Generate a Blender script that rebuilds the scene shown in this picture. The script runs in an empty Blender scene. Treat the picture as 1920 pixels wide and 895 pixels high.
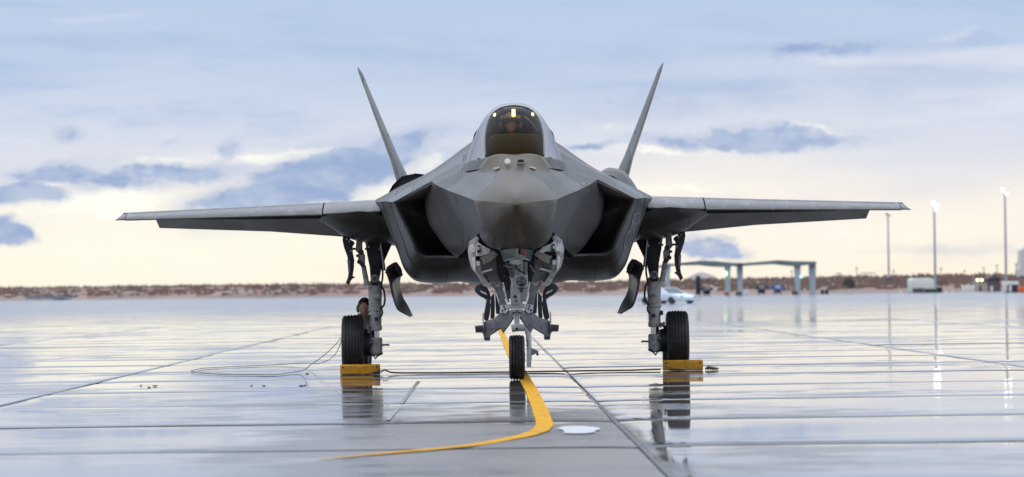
import bpy, bmesh, math, random
import numpy as np
from mathutils import Vector, Matrix, noise as mnoise
random.seed(7)
PI = math.pi
S = bpy.context.scene
COL = S.collection

# ------------------------------------------------------------------ camera
CAM = Vector((-0.187, -47.0, 1.086))          # crouching photographer, long lens
FPX = 7360.0                                   # focal length in pixels of a 1920 px wide frame
ROLL, YAW, PITCH = 0.0135, 0.00314, math.atan(95 / FPX)
cam_d = bpy.data.cameras.new('camera')
cam = bpy.data.objects.new('camera', cam_d)
COL.objects.link(cam)
fwd = Vector((math.sin(YAW) * math.cos(PITCH), math.cos(YAW) * math.cos(PITCH), math.sin(PITCH)))
right = fwd.cross(Vector((0, 0, 1))).normalized()
up = right.cross(fwd)
r2 = right * math.cos(ROLL) - up * math.sin(ROLL)
u2 = up * math.cos(ROLL) + right * math.sin(ROLL)
M = Matrix((r2, u2, -fwd)).transposed().to_4x4()
M.translation = CAM
cam.matrix_world = M
cam_d.sensor_width = 36.0
cam_d.lens = 36.0 * FPX / 1920.0
cam_d.clip_end = 60000
cam_d.dof.use_dof = True
cam_d.dof.focus_distance = 46.5
cam_d.dof.aperture_fstop = 3.3
S.camera = cam


def at(px, py, D):
    """photograph pixel (1920 wide) at distance D in front of the camera -> world point"""
    dx, dy = px - 960.0, 447.0 - py
    qx, qy = dx + ROLL * dy, dy - ROLL * dx
    return Vector((CAM.x + (qx + 23.1) * D / FPX, CAM.y + D, CAM.z + (qy + 95.0) * D / FPX))


# ------------------------------------------------------------------ world / sky
W = bpy.data.worlds.new('World')
S.world = W
W.use_nodes = True
NT = W.node_tree
NT.nodes.clear()


class NB:
    def __init__(self, nt):
        self.nt = nt

    def n(self, typ, **kw):
        nd = self.nt.nodes.new(typ)
        for k, v in kw.items():
            setattr(nd, k, v)
        return nd

    def link(self, a, b):
        self.nt.links.new(a, b)

    def put(self, sock, v):
        if isinstance(v, bpy.types.NodeSocket):
            self.link(v, sock)
        else:
            sock.default_value = v

    def math(self, op, a, b=0.0, c=None, clamp=False):
        nd = self.n('ShaderNodeMath', operation=op, use_clamp=clamp)
        self.put(nd.inputs[0], a)
        self.put(nd.inputs[1], b)
        if c is not None:
            self.put(nd.inputs[2], c)
        return nd.outputs[0]

    def vmath(self, op, a, b=None, s=None):
        nd = self.n('ShaderNodeVectorMath', operation=op)
        self.put(nd.inputs[0], a)
        if b is not None:
            self.put(nd.inputs[1], b)
        if s is not None:
            self.put(nd.inputs['Scale'], s)
        return nd.outputs['Value'] if op in ('LENGTH', 'DOT_PRODUCT') else nd.outputs[0]

    def comb(self, x, y, z):
        nd = self.n('ShaderNodeCombineXYZ')
        for i, v in enumerate((x, y, z)):
            self.put(nd.inputs[i], v)
        return nd.outputs[0]

    def sep(self, v):
        nd = self.n('ShaderNodeSeparateXYZ')
        self.put(nd.inputs[0], v)
        return nd.outputs

    def noise(self, vec, scale, detail=4.0, rough=0.55, dist=0.0, col=False):
        nd = self.n('ShaderNodeTexNoise')
        self.put(nd.inputs['Vector'], vec)
        nd.inputs['Scale'].default_value = scale
        nd.inputs['Detail'].default_value = detail
        nd.inputs['Roughness'].default_value = rough
        nd.inputs['Distortion'].default_value = dist
        return nd.outputs['Color' if col else 'Fac']

    def maprange(self, v, a, b, c=0.0, d=1.0, smooth=True):
        nd = self.n('ShaderNodeMapRange', interpolation_type='SMOOTHSTEP' if smooth else 'LINEAR')
        self.put(nd.inputs['Value'], v)
        for k, x in zip(('From Min', 'From Max', 'To Min', 'To Max'), (a, b, c, d)):
            self.put(nd.inputs[k], x)
        return nd.outputs['Result']

    def mix(self, f, a, b):
        nd = self.n('ShaderNodeMix', data_type='RGBA')
        self.put(nd.inputs[0], f)
        self.put(nd.inputs[6], a)
        self.put(nd.inputs[7], b)
        return nd.outputs[2]

    def ramp(self, f, stops):
        nd = self.n('ShaderNodeValToRGB')
        cr = nd.color_ramp
        while len(cr.elements) < len(stops):
            cr.elements.new(0.5)
        for e, (p, c) in zip(cr.elements, stops):
            e.position = p
            e.color = (c[0], c[1], c[2], 1)
        self.put(nd.inputs[0], f)
        return nd.outputs[0]


def lin(r, g, b):
    f = lambda v: (v / 255) / 12.92 if v <= 10 else ((v / 255 + 0.055) / 1.055) ** 2.4
    return (f(r), f(g), f(b), 1.0)


SUN_EL, SUN_AZ = math.radians(62), math.radians(-150)     # behind the photographer, veiled by cloud
B = NB(NT)
tc = B.n('ShaderNodeTexCoord')
dvec = tc.outputs['Generated']
dx_, dy_, dz_ = B.sep(dvec)
az = B.math('ARCTAN2', dx_, dy_)
el = B.math('ARCSINE', dz_)
K = FPX / 100.0                                # one unit = 100 photograph pixels of angle
A_ = B.math('MULTIPLY', az, K)
E_ = B.math('MULTIPLY', el, K)
E_ = B.math('ABSOLUTE', E_)
d_iso = B.vmath('SCALE', dvec, s=K)
d_str = B.vmath('MULTIPLY', dvec, (K * 0.22, K * 0.22, K * 1.0))
warp = B.noise(B.vmath('MULTIPLY', dvec, (K, K, K * 1.8)), 0.6, 9, 0.68, col=True)
warp = B.vmath('SUBTRACT', warp, (0.5, 0.5, 0.5))
P_ = B.comb(A_, E_, 0.0)
Pw = B.vmath('ADD', P_, B.vmath('MULTIPLY', warp, (1.15, 0.8, 0.0)))
# clear-sky gradient: cream at the horizon, lavender, then pale blue
n_lo = B.noise(d_str, 0.5, 5, 0.55)
Ew = B.math('ADD', E_, B.math('MULTIPLY', B.math('SUBTRACT', n_lo, 0.5), 2.4))
grad = B.ramp(B.math('DIVIDE', Ew, 20.0), [
    (0.0, lin(255, 241, 219)), (0.035, lin(255, 246, 230)), (0.075, lin(250, 242, 231)),
    (0.115, lin(224, 225, 233)), (0.17, lin(204, 214, 232)), (0.22, lin(188, 204, 230)),
    (0.29, lin(182, 200, 228)), (0.5, lin(188, 203, 229)), (1.0, lin(208, 218, 235))])
# warm glow low on the left where the sun has gone
gl = B.vmath('LENGTH', B.vmath('MULTIPLY', B.vmath('SUBTRACT', P_, (-6.0, 0.7, 0.0)), (0.13, 0.50, 0.0)))
glow = B.maprange(gl, 1.0, 0.0)
grad = B.mix(B.math('MULTIPLY', glow, 0.85), grad, lin(255, 250, 233))
# streaky veil clouds everywhere
n_st = B.noise(B.vmath('MULTIPLY', dvec, (K * 0.16, K * 0.16, K * 1.25)), 0.9, 6, 0.6, 0.3)
hi = B.maprange(E_, 1.2, 3.0)
veil = B.math('MULTIPLY', B.maprange(n_st, 0.52, 0.72), B.math('MULTIPLY_ADD', hi, 0.5, 0.12))
grad = B.mix(veil, grad, lin(166, 188, 223))
veil2 = B.math('MULTIPLY', B.maprange(n_st, 0.46, 0.30), B.math('MULTIPLY_ADD', hi, 0.55, 0.15))
grad = B.mix(veil2, grad, lin(226, 228, 238))
# cloud banks: (px, py, half-width, half-height, tilt deg, amount, softness)
banks = [
    (600, 338, 290, 62, 16, 1.2, 0.9), (640, 315, 170, 34, 20, 1.0, 0.9), (735, 272, 95, 32, 12, 1.0, 0.8), (455, 372, 150, 32, 8, 1.0, 0.9), (230, 338, 210, 24, 0, 0.8, 0.9),
    (330, 322, 200, 30, -2, 0.85, 0.9), (110, 328, 150, 22, 4, 0.85, 0.9), (60, 366, 85, 20, -3, 0.9, 0.6), (18, 432, 60, 26, -20, 0.95, 0.5),
    (132, 256, 32, 15, 0, 0.7, 0.8), (432, 284, 34, 18, 0, 0.7, 0.7), (315, 262, 24, 9, 0, 0.35, 0.9),
    (1430, 262, 270, 22, 0, 0.85, 0.7), (1420, 246, 150, 16, 2, 0.5, 0.8), (1110, 274, 80, 9, 0, 0.7, 0.8),
    (1560, 92, 270, 13, 0, 0.75, 0.9), (1760, 84, 150, 13, 4, 0.45, 0.9), (1335, 466, 78, 20, -6, 0.85, 0.5), (1300, 455, 36, 22, 0, 0.6, 0.6),
    (1790, 470, 200, 10, 0, 0.35, 0.9), (1300, 185, 330, 50, 3, 0.45, 1.0), (1750, 150, 240, 60, 0, 0.4, 1.0), (1150, 110, 240, 40, 0, 0.35, 1.0), (1330, 395, 110, 12, 0, 0.16, 1.0),
    (1700, 360, 210, 30, 0, 0.15, 1.0), (150, 80, 200, 16, 0, 0.25, 1.0), (850, 120, 260, 40, 0, 0.3, 1.0),
]
lights = [
    (560, 292, 190, 16, 5, 0.75, 0.8), (330, 300, 130, 14, 3, 0.75, 0.8), (790, 305, 70, 26, 25, 0.85, 0.8), (700, 368, 110, 14, 5, 0.7, 0.7),
    (200, 385, 190, 34, 5, 0.8, 0.8), (95, 350, 50, 9, 0, 0.6, 0.8), (490, 335, 80, 14, 20, 0.35, 0.8),
    (1560, 246, 130, 8, -8, 0.7, 0.9), (1780, 72, 60, 8, 10, 0.35, 0.9), (1290, 285, 230, 8, 0, 0.6, 0.9), (1210, 350, 230, 10, 0, 0.6, 0.8), (1150, 240, 90, 12, 0, 0.3, 1),
    (1600, 440, 320, 16, 0, 0.4, 1.0),
]


def bank_mask(lst, vec):
    acc = None
    for (px, py, rx, ry, tilt, amt, soft) in lst:
        dx, dyy = px - 960.0, 447.0 - py
        qx, qy = dx + ROLL * dyy, dyy - ROLL * dx
        cx, cy = (qx + 23.1) / 100, (qy + 95) / 100
        mp = B.n('ShaderNodeMapping', vector_type='TEXTURE')
        B.put(mp.inputs['Vector'], vec)
        mp.inputs['Location'].default_value = (cx, cy, 0)
        mp.inputs['Rotation'].default_value = (0, 0, math.radians(tilt))
        mp.inputs['Scale'].default_value = (rx / 100 * 1.25, ry / 100 * 1.45, 1)
        ln = B.vmath('LENGTH', mp.outputs[0])
        m = B.maprange(ln, 1.0, 1.0 - soft, 0.0, amt)
        acc = m if acc is None else B.math('MAXIMUM', acc, m)
    return acc


front = B.maprange(dy_, 0.0, 0.2)
n_ed = B.noise(B.vmath('MULTIPLY', dvec, (K, K, K * 2.0)), 1.5, 9, 0.66)
n_off = B.math('MULTIPLY', B.math('SUBTRACT', n_ed, 0.5), 1.5)


def ragged(m, lo, hi_, soft_amt):
    hard = B.maprange(B.math('ADD', m, B.math('MULTIPLY', n_off, B.maprange(m, 0.02, 0.3))), lo, hi_)
    return B.math('MAXIMUM', hard, B.math('MULTIPLY', m, soft_amt), clamp=True)


lm = ragged(B.math('MULTIPLY', bank_mask(lights, Pw), front), 0.30, 0.75, 0.5)
sky_c = B.mix(lm, grad, lin(255, 253, 243))
dm = ragged(B.math('MULTIPLY', bank_mask(banks, Pw), front), 0.34, 0.85, 0.8)
shade = B.noise(B.vmath('MULTIPLY', dvec, (K, K, K * 2.2)), 0.9, 6, 0.6)
sky_c = B.mix(B.math('MULTIPLY', dm, 0.92), sky_c, B.mix(B.maprange(shade, 0.35, 0.65), lin(142, 166, 208), lin(178, 193, 220)))
# evening: the sky opposite the glow is dimmer than the side the camera faces
away = B.maprange(dy_, 0.88, -0.75)
sky_c = B.mix(B.math('MULTIPLY', away, 0.75), sky_c, B.mix(B.maprange(dz_, 0.0, 0.75), lin(100, 112, 142), lin(192, 204, 226)))
# an overcast sky is brighter overhead than at the horizon
sky_c = B.vmath('SCALE', sky_c, s=B.math('MULTIPLY_ADD', B.maprange(dz_, 0.09, 0.95, 0.0, 1.0, smooth=False), 1.7, 1.0))
sky = B.n('ShaderNodeTexSky', sky_type='NISHITA')
sky.sun_disc = False
sky.sun_elevation = SUN_EL
sky.sun_rotation = SUN_AZ
bg1 = B.n('ShaderNodeBackground')
B.link(sky.outputs[0], bg1.inputs[0])
bg1.inputs[1].default_value = 0.08
bg2 = B.n('ShaderNodeBackground')
B.put(bg2.inputs[0], sky_c)
bg2.inputs[1].default_value = 1.07
mx = B.n('ShaderNodeMixShader')
mx.inputs[0].default_value = 0.94                # almost closed cloud cover over the clear sky
B.link(bg1.outputs[0], mx.inputs[1])
B.link(bg2.outputs[0], mx.inputs[2])
wo = B.n('ShaderNodeOutputWorld')
B.link(mx.outputs[0], wo.inputs[0])

sun_d = bpy.data.lights.new('sun', 'SUN')
sun = bpy.data.objects.new('sun', sun_d)
COL.objects.link(sun)
sun_d.energy = 0.8
sun_d.angle = math.radians(28)
sun_d.color = (1.0, 0.86, 0.66)
sdir = Vector((math.sin(SUN_AZ) * math.cos(SUN_EL), math.cos(SUN_AZ) * math.cos(SUN_EL), math.sin(SUN_EL)))
sun.rotation_euler = sdir.to_track_quat('Z', 'Y').to_euler()

S.view_settings.view_transform = 'Standard'
S.view_settings.look = 'None'
S.view_settings.exposure = 0.0
S.view_settings.gamma = 1.0
S.render.engine = 'CYCLES'
S.cycles.max_bounces = 8
S.cycles.transparent_max_bounces = 12
S.cycles.use_denoising = True
S.cycles.caustics_reflective = False
S.cycles.caustics_refractive = False

# ------------------------------------------------------------------ materials
MATS = {}


def mat(name, base, rough=0.5, metal=0.0, var=0.12, vscale=3.0, bump=0.0, bscale=40.0, spec=0.5, rvar=0.08,
        coat=0.0, emit=None, estr=0.0, dirt=None, dirt_amt=0.0, stretch=(1, 1, 1), panels=False, tint=None):
    m = bpy.data.materials.new(name)
    m.use_nodes = True
    nt = m.node_tree
    b = NB(nt)
    pr = nt.nodes['Principled BSDF']
    co = b.n('ShaderNodeTexCoord').outputs['Object']
    if stretch != (1, 1, 1):
        co = b.vmath('MULTIPLY', co, stretch)
    n1 = b.noise(co, vscale, 5, 0.6)
    pan = None
    if panels:                       # skin panels: slightly uneven coats with fine dark joints
        bk = b.n('ShaderNodeTexBrick', offset=0.37, offset_frequency=2, squash=1.4, squash_frequency=3)
        b.put(bk.inputs['Vector'], b.vmath('MULTIPLY', b.n('ShaderNodeTexCoord').outputs['Object'], (1.0, 1.0, 0.6)))
        bk.inputs['Color1'].default_value = (0.78, 0.78, 0.78, 1)
        bk.inputs['Color2'].default_value = (1.22, 1.22, 1.22, 1)
        bk.inputs['Mortar'].default_value = (0.55, 0.55, 0.55, 1)
        bk.inputs['Scale'].default_value = 1.0
        bk.inputs['Mortar Size'].default_value = 0.006
        bk.inputs['Brick Width'].default_value = 0.62
        bk.inputs['Row Height'].default_value = 0.85
        pan = bk.outputs['Color']
    f = b.maprange(n1, 0.3, 0.7, 1 - var, 1 + var, smooth=False)
    c = b.vmath('SCALE', tuple(base[:3]), s=f)
    if dirt is not None:
        n2 = b.noise(co, vscale * 2.3, 6, 0.65, 0.4)
        c = b.mix(b.maprange(n2, 0.48, 0.72, 0.0, dirt_amt), c, (*dirt[:3], 1))
    if pan is not None:
        c = b.vmath('MULTIPLY', c, pan)
    b.put(pr.inputs['Base Color'], c)
    rgh = b.maprange(n1, 0.3, 0.7, max(0.02, rough - rvar), min(1, rough + rvar), smooth=False)
    if pan is not None:
        px0 = b.sep(pan)[0]
        rgh = b.math('ADD', rgh, b.maprange(px0, 0.6, 1.25, 0.12, -0.02, smooth=False))
        pb = b.n('ShaderNodeBump')
        pb.inputs['Strength'].default_value = 0.35
        pb.inputs['Distance'].default_value = 0.004
        b.put(pb.inputs['Height'], b.maprange(px0, 0.55, 0.78))
        b.link(pb.outputs[0], pr.inputs['Normal'])
    b.put(pr.inputs['Roughness'], rgh)
    pr.inputs['Metallic'].default_value = metal
    pr.inputs['Specular IOR Level'].default_value = spec
    if tint is not None:
        pr.inputs['Specular Tint'].default_value = (*tint, 1)
    if coat:
        pr.inputs['Coat Weight'].default_value = coat
        pr.inputs['Coat Roughness'].default_value = 0.1
    if bump:
        bp = b.n('ShaderNodeBump')
        bp.inputs['Strength'].default_value = bump
        bp.inputs['Distance'].default_value = 0.01
        b.put(bp.inputs['Height'], b.noise(co, bscale, 4, 0.6))
        b.link(bp.outputs[0], pr.inputs['Normal'])
    if emit is not None:
        pr.inputs['Emission Color'].default_value = (*emit[:3], 1)
        pr.inputs['Emission Strength'].default_value = estr
    MATS[name] = m
    return m


mat('airframe', (0.085, 0.082, 0.077), 0.29, 0.04, 0.16, 1.3, rvar=0.05, spec=0.08, tint=(1.0, 0.93, 0.84), panels=True, dirt=(0.055, 0.052, 0.047), dirt_amt=0.55, stretch=(1, 0.35, 1))
mat('radome', (0.092, 0.078, 0.056), 0.29, 0.04, 0.08, 2.0, rvar=0.03, spec=0.08, tint=(1.0, 0.88, 0.68))
mat('flap_paint', (0.085, 0.085, 0.087), 0.4, 0.1, 0.12, 1.6, 0.04, 25, stretch=(1, 0.4, 1))
mat('edge_tape', (0.15, 0.147, 0.14), 0.30, 0.1, 0.10, 2.5, spec=0.2, dirt=(0.36, 0.34, 0.31), dirt_amt=0.4, stretch=(1, 0.5, 1))
mat('duct', (0.34, 0.34, 0.345), 0.45, 0.2, 0.15, 2.0)
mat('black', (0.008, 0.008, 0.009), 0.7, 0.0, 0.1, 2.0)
mat('seam', (0.035, 0.035, 0.037), 0.6, 0.0, 0.1, 6.0)
mat('gear_white', (0.88, 0.88, 0.86), 0.38, 0.0, 0.08, 7, 0.05, 60, dirt=(0.42, 0.38, 0.32), dirt_amt=0.6)
mat('gear_beige', (0.62, 0.60, 0.55), 0.45, 0.0, 0.12, 6, 0.05, 60, dirt=(0.15, 0.12, 0.09), dirt_amt=0.7)
mat('gear_grey', (0.27, 0.27, 0.275), 0.36, 0.35, 0.15, 7, 0.06, 50, dirt=(0.07, 0.065, 0.06), dirt_amt=0.7)
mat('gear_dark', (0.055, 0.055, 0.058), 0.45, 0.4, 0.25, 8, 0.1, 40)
mat('gear_black', (0.02, 0.02, 0.021), 0.5, 0.2, 0.25, 8, 0.1, 40)
mat('chrome', (0.75, 0.75, 0.76), 0.12, 1.0, 0.04, 5)
mat('steel', (0.4, 0.4, 0.4), 0.35, 0.9, 0.1, 9)
mat('hose', (0.02, 0.02, 0.02), 0.5, 0.0, 0.1, 9)
mat('rubber', (0.024, 0.024, 0.025), 0.58, 0.0, 0.3, 7, 0.2, 80, dirt=(0.085, 0.078, 0.07), dirt_amt=0.7)
mat('chock', (0.66, 0.31, 0.006), 0.5, 0.0, 0.12, 9, 0.1, 60, dirt=(0.16, 0.085, 0.02), dirt_amt=0.8)
mat('stencil', (0.19, 0.19, 0.195), 0.5, 0.2, 0.06, 8)
mat('stencil_pale', (0.17, 0.172, 0.18), 0.45, 0.3, 0.06, 8)
mat('sensor_glass', (0.015, 0.03, 0.04), 0.08, 0.0, 0.2, 3, coat=1.0)
mat('sensor_teal', (0.05, 0.075, 0.085), 0.12, 0.3, 0.2, 5, coat=0.7)
mat('sensor_red', (0.33, 0.05, 0.05), 0.3, 0.0, 0.2, 5)
mat('cockpit_dark', (0.018, 0.017, 0.014), 0.7, 0.0, 0.2, 8)
mat('cockpit_olive', (0.026, 0.022, 0.012), 0.75, 0.0, 0.2, 14, 0.1, 60)
mat('helmet', (0.22, 0.21, 0.18), 0.4, 0.1, 0.2, 9)
mat('flight_suit', (0.05, 0.055, 0.035), 0.85, 0.0, 0.2, 14, 0.2, 60)
mat('skin', (0.70, 0.36, 0.27), 0.55, 0.0, 0.1, 12)
mat('hair', (0.03, 0.02, 0.015), 0.6, 0.0, 0.2, 20)
mat('camo', (0.34, 0.33, 0.29), 0.85, 0.0, 0.2, 10, 0.2, 60, dirt=(0.17, 0.17, 0.14), dirt_amt=0.8)
mat('boot', (0.22, 0.15, 0.09), 0.7, 0.0, 0.2, 10)
mat('headset_green', (0.05, 0.22, 0.09), 0.4, 0.0, 0.1, 9)
mat('lamp_warm', (0.9, 0.85, 0.6), 0.4, emit=(1.0, 0.84, 0.48), estr=4.0)
mat('lamp_white', (0.6, 0.58, 0.50), 0.3, emit=(1.0, 0.93, 0.78), estr=0.06)
mat('reflector', (0.35, 0.35, 0.36), 0.25, 0.9, 0.1, 9)
mat('yellow_paint', (0.62, 0.31, 0.008), 0.75, 0.0, 0.12, 3, 0.08, 40, dirt=(0.20, 0.14, 0.07), dirt_amt=0.85, spec=0.12)
mat('black_paint', (0.03, 0.03, 0.032), 0.2, 0.0, 0.2, 3)
mat('white_paint', (0.50, 0.50, 0.49), 0.45, 0.0, 0.10, 5, dirt=(0.35, 0.34, 0.32), dirt_amt=0.6)
mat('white_worn', (0.24, 0.235, 0.22), 0.4, 0.0, 0.3, 6, dirt=(0.13, 0.12, 0.11), dirt_amt=0.9)
mat('joint_sealant', (0.035, 0.033, 0.032), 0.32, 0.0, 0.3, 2.5)
mat('rope', (0.035, 0.033, 0.03), 0.7, 0.0, 0.2, 30)
mat('rope_tan', (0.35, 0.28, 0.18), 0.8, 0.0, 0.2, 30)
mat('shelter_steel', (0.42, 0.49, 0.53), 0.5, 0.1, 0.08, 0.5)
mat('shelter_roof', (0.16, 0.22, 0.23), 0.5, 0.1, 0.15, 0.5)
mat('pole_steel', (0.38, 0.40, 0.43), 0.5, 0.2, 0.1, 0.6)
mat('floodlight', (0.9, 0.9, 0.9), 0.3, emit=(1.0, 0.97, 0.88), estr=9.0)
mat('signal_green', (0.3, 0.9, 0.5), 0.3, emit=(0.72, 1.0, 0.45), estr=2.2)
mat('signal_teal', (0.3, 0.9, 0.8), 0.3, emit=(0.35, 1.0, 0.75), estr=1.6)
mat('car_white', (0.62, 0.72, 0.82), 0.25, 0.0, 0.05, 1, coat=0.6)
mat('van_white', (0.75, 0.73, 0.68), 0.4, 0.0, 0.07, 0.6)
mat('dark_glass', (0.015, 0.03, 0.045), 0.08)
mat('vehicle_green', (0.035, 0.075, 0.06), 0.45, 0.0, 0.15, 1)
mat('vehicle_dark', (0.03, 0.035, 0.045), 0.5, 0.0, 0.3, 1)
mat('vehicle_blue', (0.06, 0.13, 0.28), 0.4, 0.0, 0.2, 1)
mat('orange', (0.75, 0.13, 0.04), 0.5, 0.0, 0.1, 1)
mat('marker_pink', (0.70, 0.42, 0.36), 0.7, 0.0, 0.1, 1)
mat('red_small', (0.5, 0.06, 0.05), 0.5, 0.0, 0.1, 1)
mat('shed_wall', (0.42, 0.36, 0.31), 0.8, 0.0, 0.2, 0.8)
mat('shed_dark', (0.12, 0.10, 0.10), 0.8, 0.0, 0.3, 0.8)
mat('tower_white', (0.62, 0.62, 0.58), 0.6, 0.0, 0.08, 0.4)
mat('wood_pole', (0.22, 0.16, 0.13), 0.9, 0.0, 0.2, 2)
mat('leaf', (0.035, 0.05, 0.035), 0.7, 0.0, 0.5, 0.9)
mat('scrub', (0.24, 0.168, 0.135), 0.95, 0.0, 0.2, 0.10)
mat('dirt_ground', (0.25, 0.175, 0.14), 0.95, 0.0, 0.3, 0.015, dirt=(0.19, 0.12, 0.095), dirt_amt=0.8)
mat('hill', (0.27, 0.24, 0.24), 0.95, 0.0, 0.2, 0.01)
mat('pebble', (0.03, 0.028, 0.026), 0.8, 0.0, 0.3, 20)


def glass_mat():
    m = bpy.data.materials.new('canopy_glass')
    m.use_nodes = True
    nt = m.node_tree
    nt.nodes.clear()
    b = NB(nt)
    tr = b.n('ShaderNodeBsdfTransparent')
    tr.inputs[0].default_value = (0.92, 0.76, 0.44, 1)
    gl = b.n('ShaderNodeBsdfGlossy')
    gl.inputs['Roughness'].default_value = 0.03
    fr = b.n('ShaderNodeFresnel')
    fr.inputs[0].default_value = 1.05
    ms = b.n('ShaderNodeMixShader')
    b.link(fr.outputs[0], ms.inputs[0])
    b.link(tr.outputs[0], ms.inputs[1])
    b.link(gl.outputs[0], ms.inputs[2])
    o = b.n('ShaderNodeOutputMaterial')
    b.link(ms.outputs[0], o.inputs[0])
    MATS['canopy_glass'] = m


glass_mat()
mat('canopy_coated', (0.46, 0.42, 0.43), 0.14, 0.85, 0.04, 2.0)
_m = MATS['canopy_coated']
_b = NB(_m.node_tree)
_tr = _b.n('ShaderNodeBsdfTransparent')
_tr.inputs[0].default_value = (0.9, 0.82, 0.65, 1)
_mx = _b.n('ShaderNodeMixShader')
_mx.inputs[0].default_value = 0.28
_b.link(_m.node_tree.nodes['Principled BSDF'].outputs[0], _mx.inputs[1])
_b.link(_tr.outputs[0], _mx.inputs[2])
_b.link(_mx.outputs[0], _m.node_tree.nodes['Material Output'].inputs[0])


def wet_concrete(name, far=False):
    m = bpy.data.materials.new(name)
    m.use_nodes = True
    nt = m.node_tree
    b = NB(nt)
    pr = nt.nodes['Principled BSDF']
    co = b.n('ShaderNodeNewGeometry').outputs['Position']
    big = b.noise(co, 0.23, 5, 0.6)
    mid = b.noise(b.vmath('ADD', co, (13.0, 7.0, 0)), 0.7, 5, 0.6)
    fine = b.noise(co, 9.0, 5, 0.65)
    # concrete colour: broom-finished grey-tan with tyre and oil staining
    c = b.mix(b.maprange(mid, 0.35, 0.7), (0.125, 0.112, 0.10, 1), (0.17, 0.156, 0.142, 1))
    c = b.mix(b.maprange(fine, 0.45, 0.8, 0, 0.45), c, (0.095, 0.088, 0.082, 1))
    st = b.noise(b.vmath('MULTIPLY', co, (1.0, 0.35, 1.0)), 0.7, 5, 0.65, 0.6)
    c = b.mix(b.maprange(st, 0.52, 0.68, 0, 0.75), c, (0.075, 0.069, 0.065, 1))
    # standing water where the slab is low
    mid2 = b.noise(b.vmath('ADD', co, (3.0, 31.0, 0)), 1.5, 6, 0.65)
    wet = b.math('ADD', b.math('MULTIPLY', big, 0.5), b.math('ADD', b.math('MULTIPLY', mid, 0.2), b.math('MULTIPLY', mid2, 0.3)))
    # damp middle lane; its dark brown tint is painted for the jet's reflection
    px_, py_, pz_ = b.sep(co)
    damp_refl = b.math('MULTIPLY', b.math('MULTIPLY', b.maprange(px_, -2.6, -0.6), b.maprange(px_, 0.95, 0.65)), b.maprange(py_, -9.0, -18.0))
    damp_refl = b.math('MULTIPLY', damp_refl, b.maprange(mid, 0.30, 0.60, 0.35, 1.0))
    pud = b.maprange(b.math('SUBTRACT', wet, b.math('MULTIPLY', damp_refl, 0.13)), 0.41, 0.51)
    b.put(pr.inputs['Base Color'], b.mix(b.math('MULTIPLY', pud, 0.45), b.mix(damp_refl, c, b.vmath('MULTIPLY', c, (0.82, 0.73, 0.62))), (0.11, 0.105, 0.10, 1)))
    rg = b.math('ADD', b.maprange(pud, 0.0, 1.0, 0.16, 0.025, smooth=False), b.math('MULTIPLY', damp_refl, 0.19))
    rg = b.math('ADD', rg, b.maprange(py_, 40.0, 260.0, 0.0, 0.12))          # the far apron is only damp
    b.put(pr.inputs['Roughness'], rg)
    pr.inputs['IOR'].default_value = 1.6
    pr.inputs['Coat Weight'].default_value = 0.0
    bp = b.n('ShaderNodeBump')
    bp.inputs['Distance'].default_value = 0.004
    b.put(bp.inputs['Strength'], b.maprange(pud, 0.0, 1.0, 0.22, 0.05, smooth=False))
    b.put(bp.inputs['Height'], b.math('ADD', b.math('MULTIPLY', fine, 0.5), b.noise(co, 2.2, 3, 0.5)))
    b.link(bp.outputs[0], pr.inputs['Normal'])
    MATS[name] = m


wet_concrete('wet_concrete')


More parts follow.
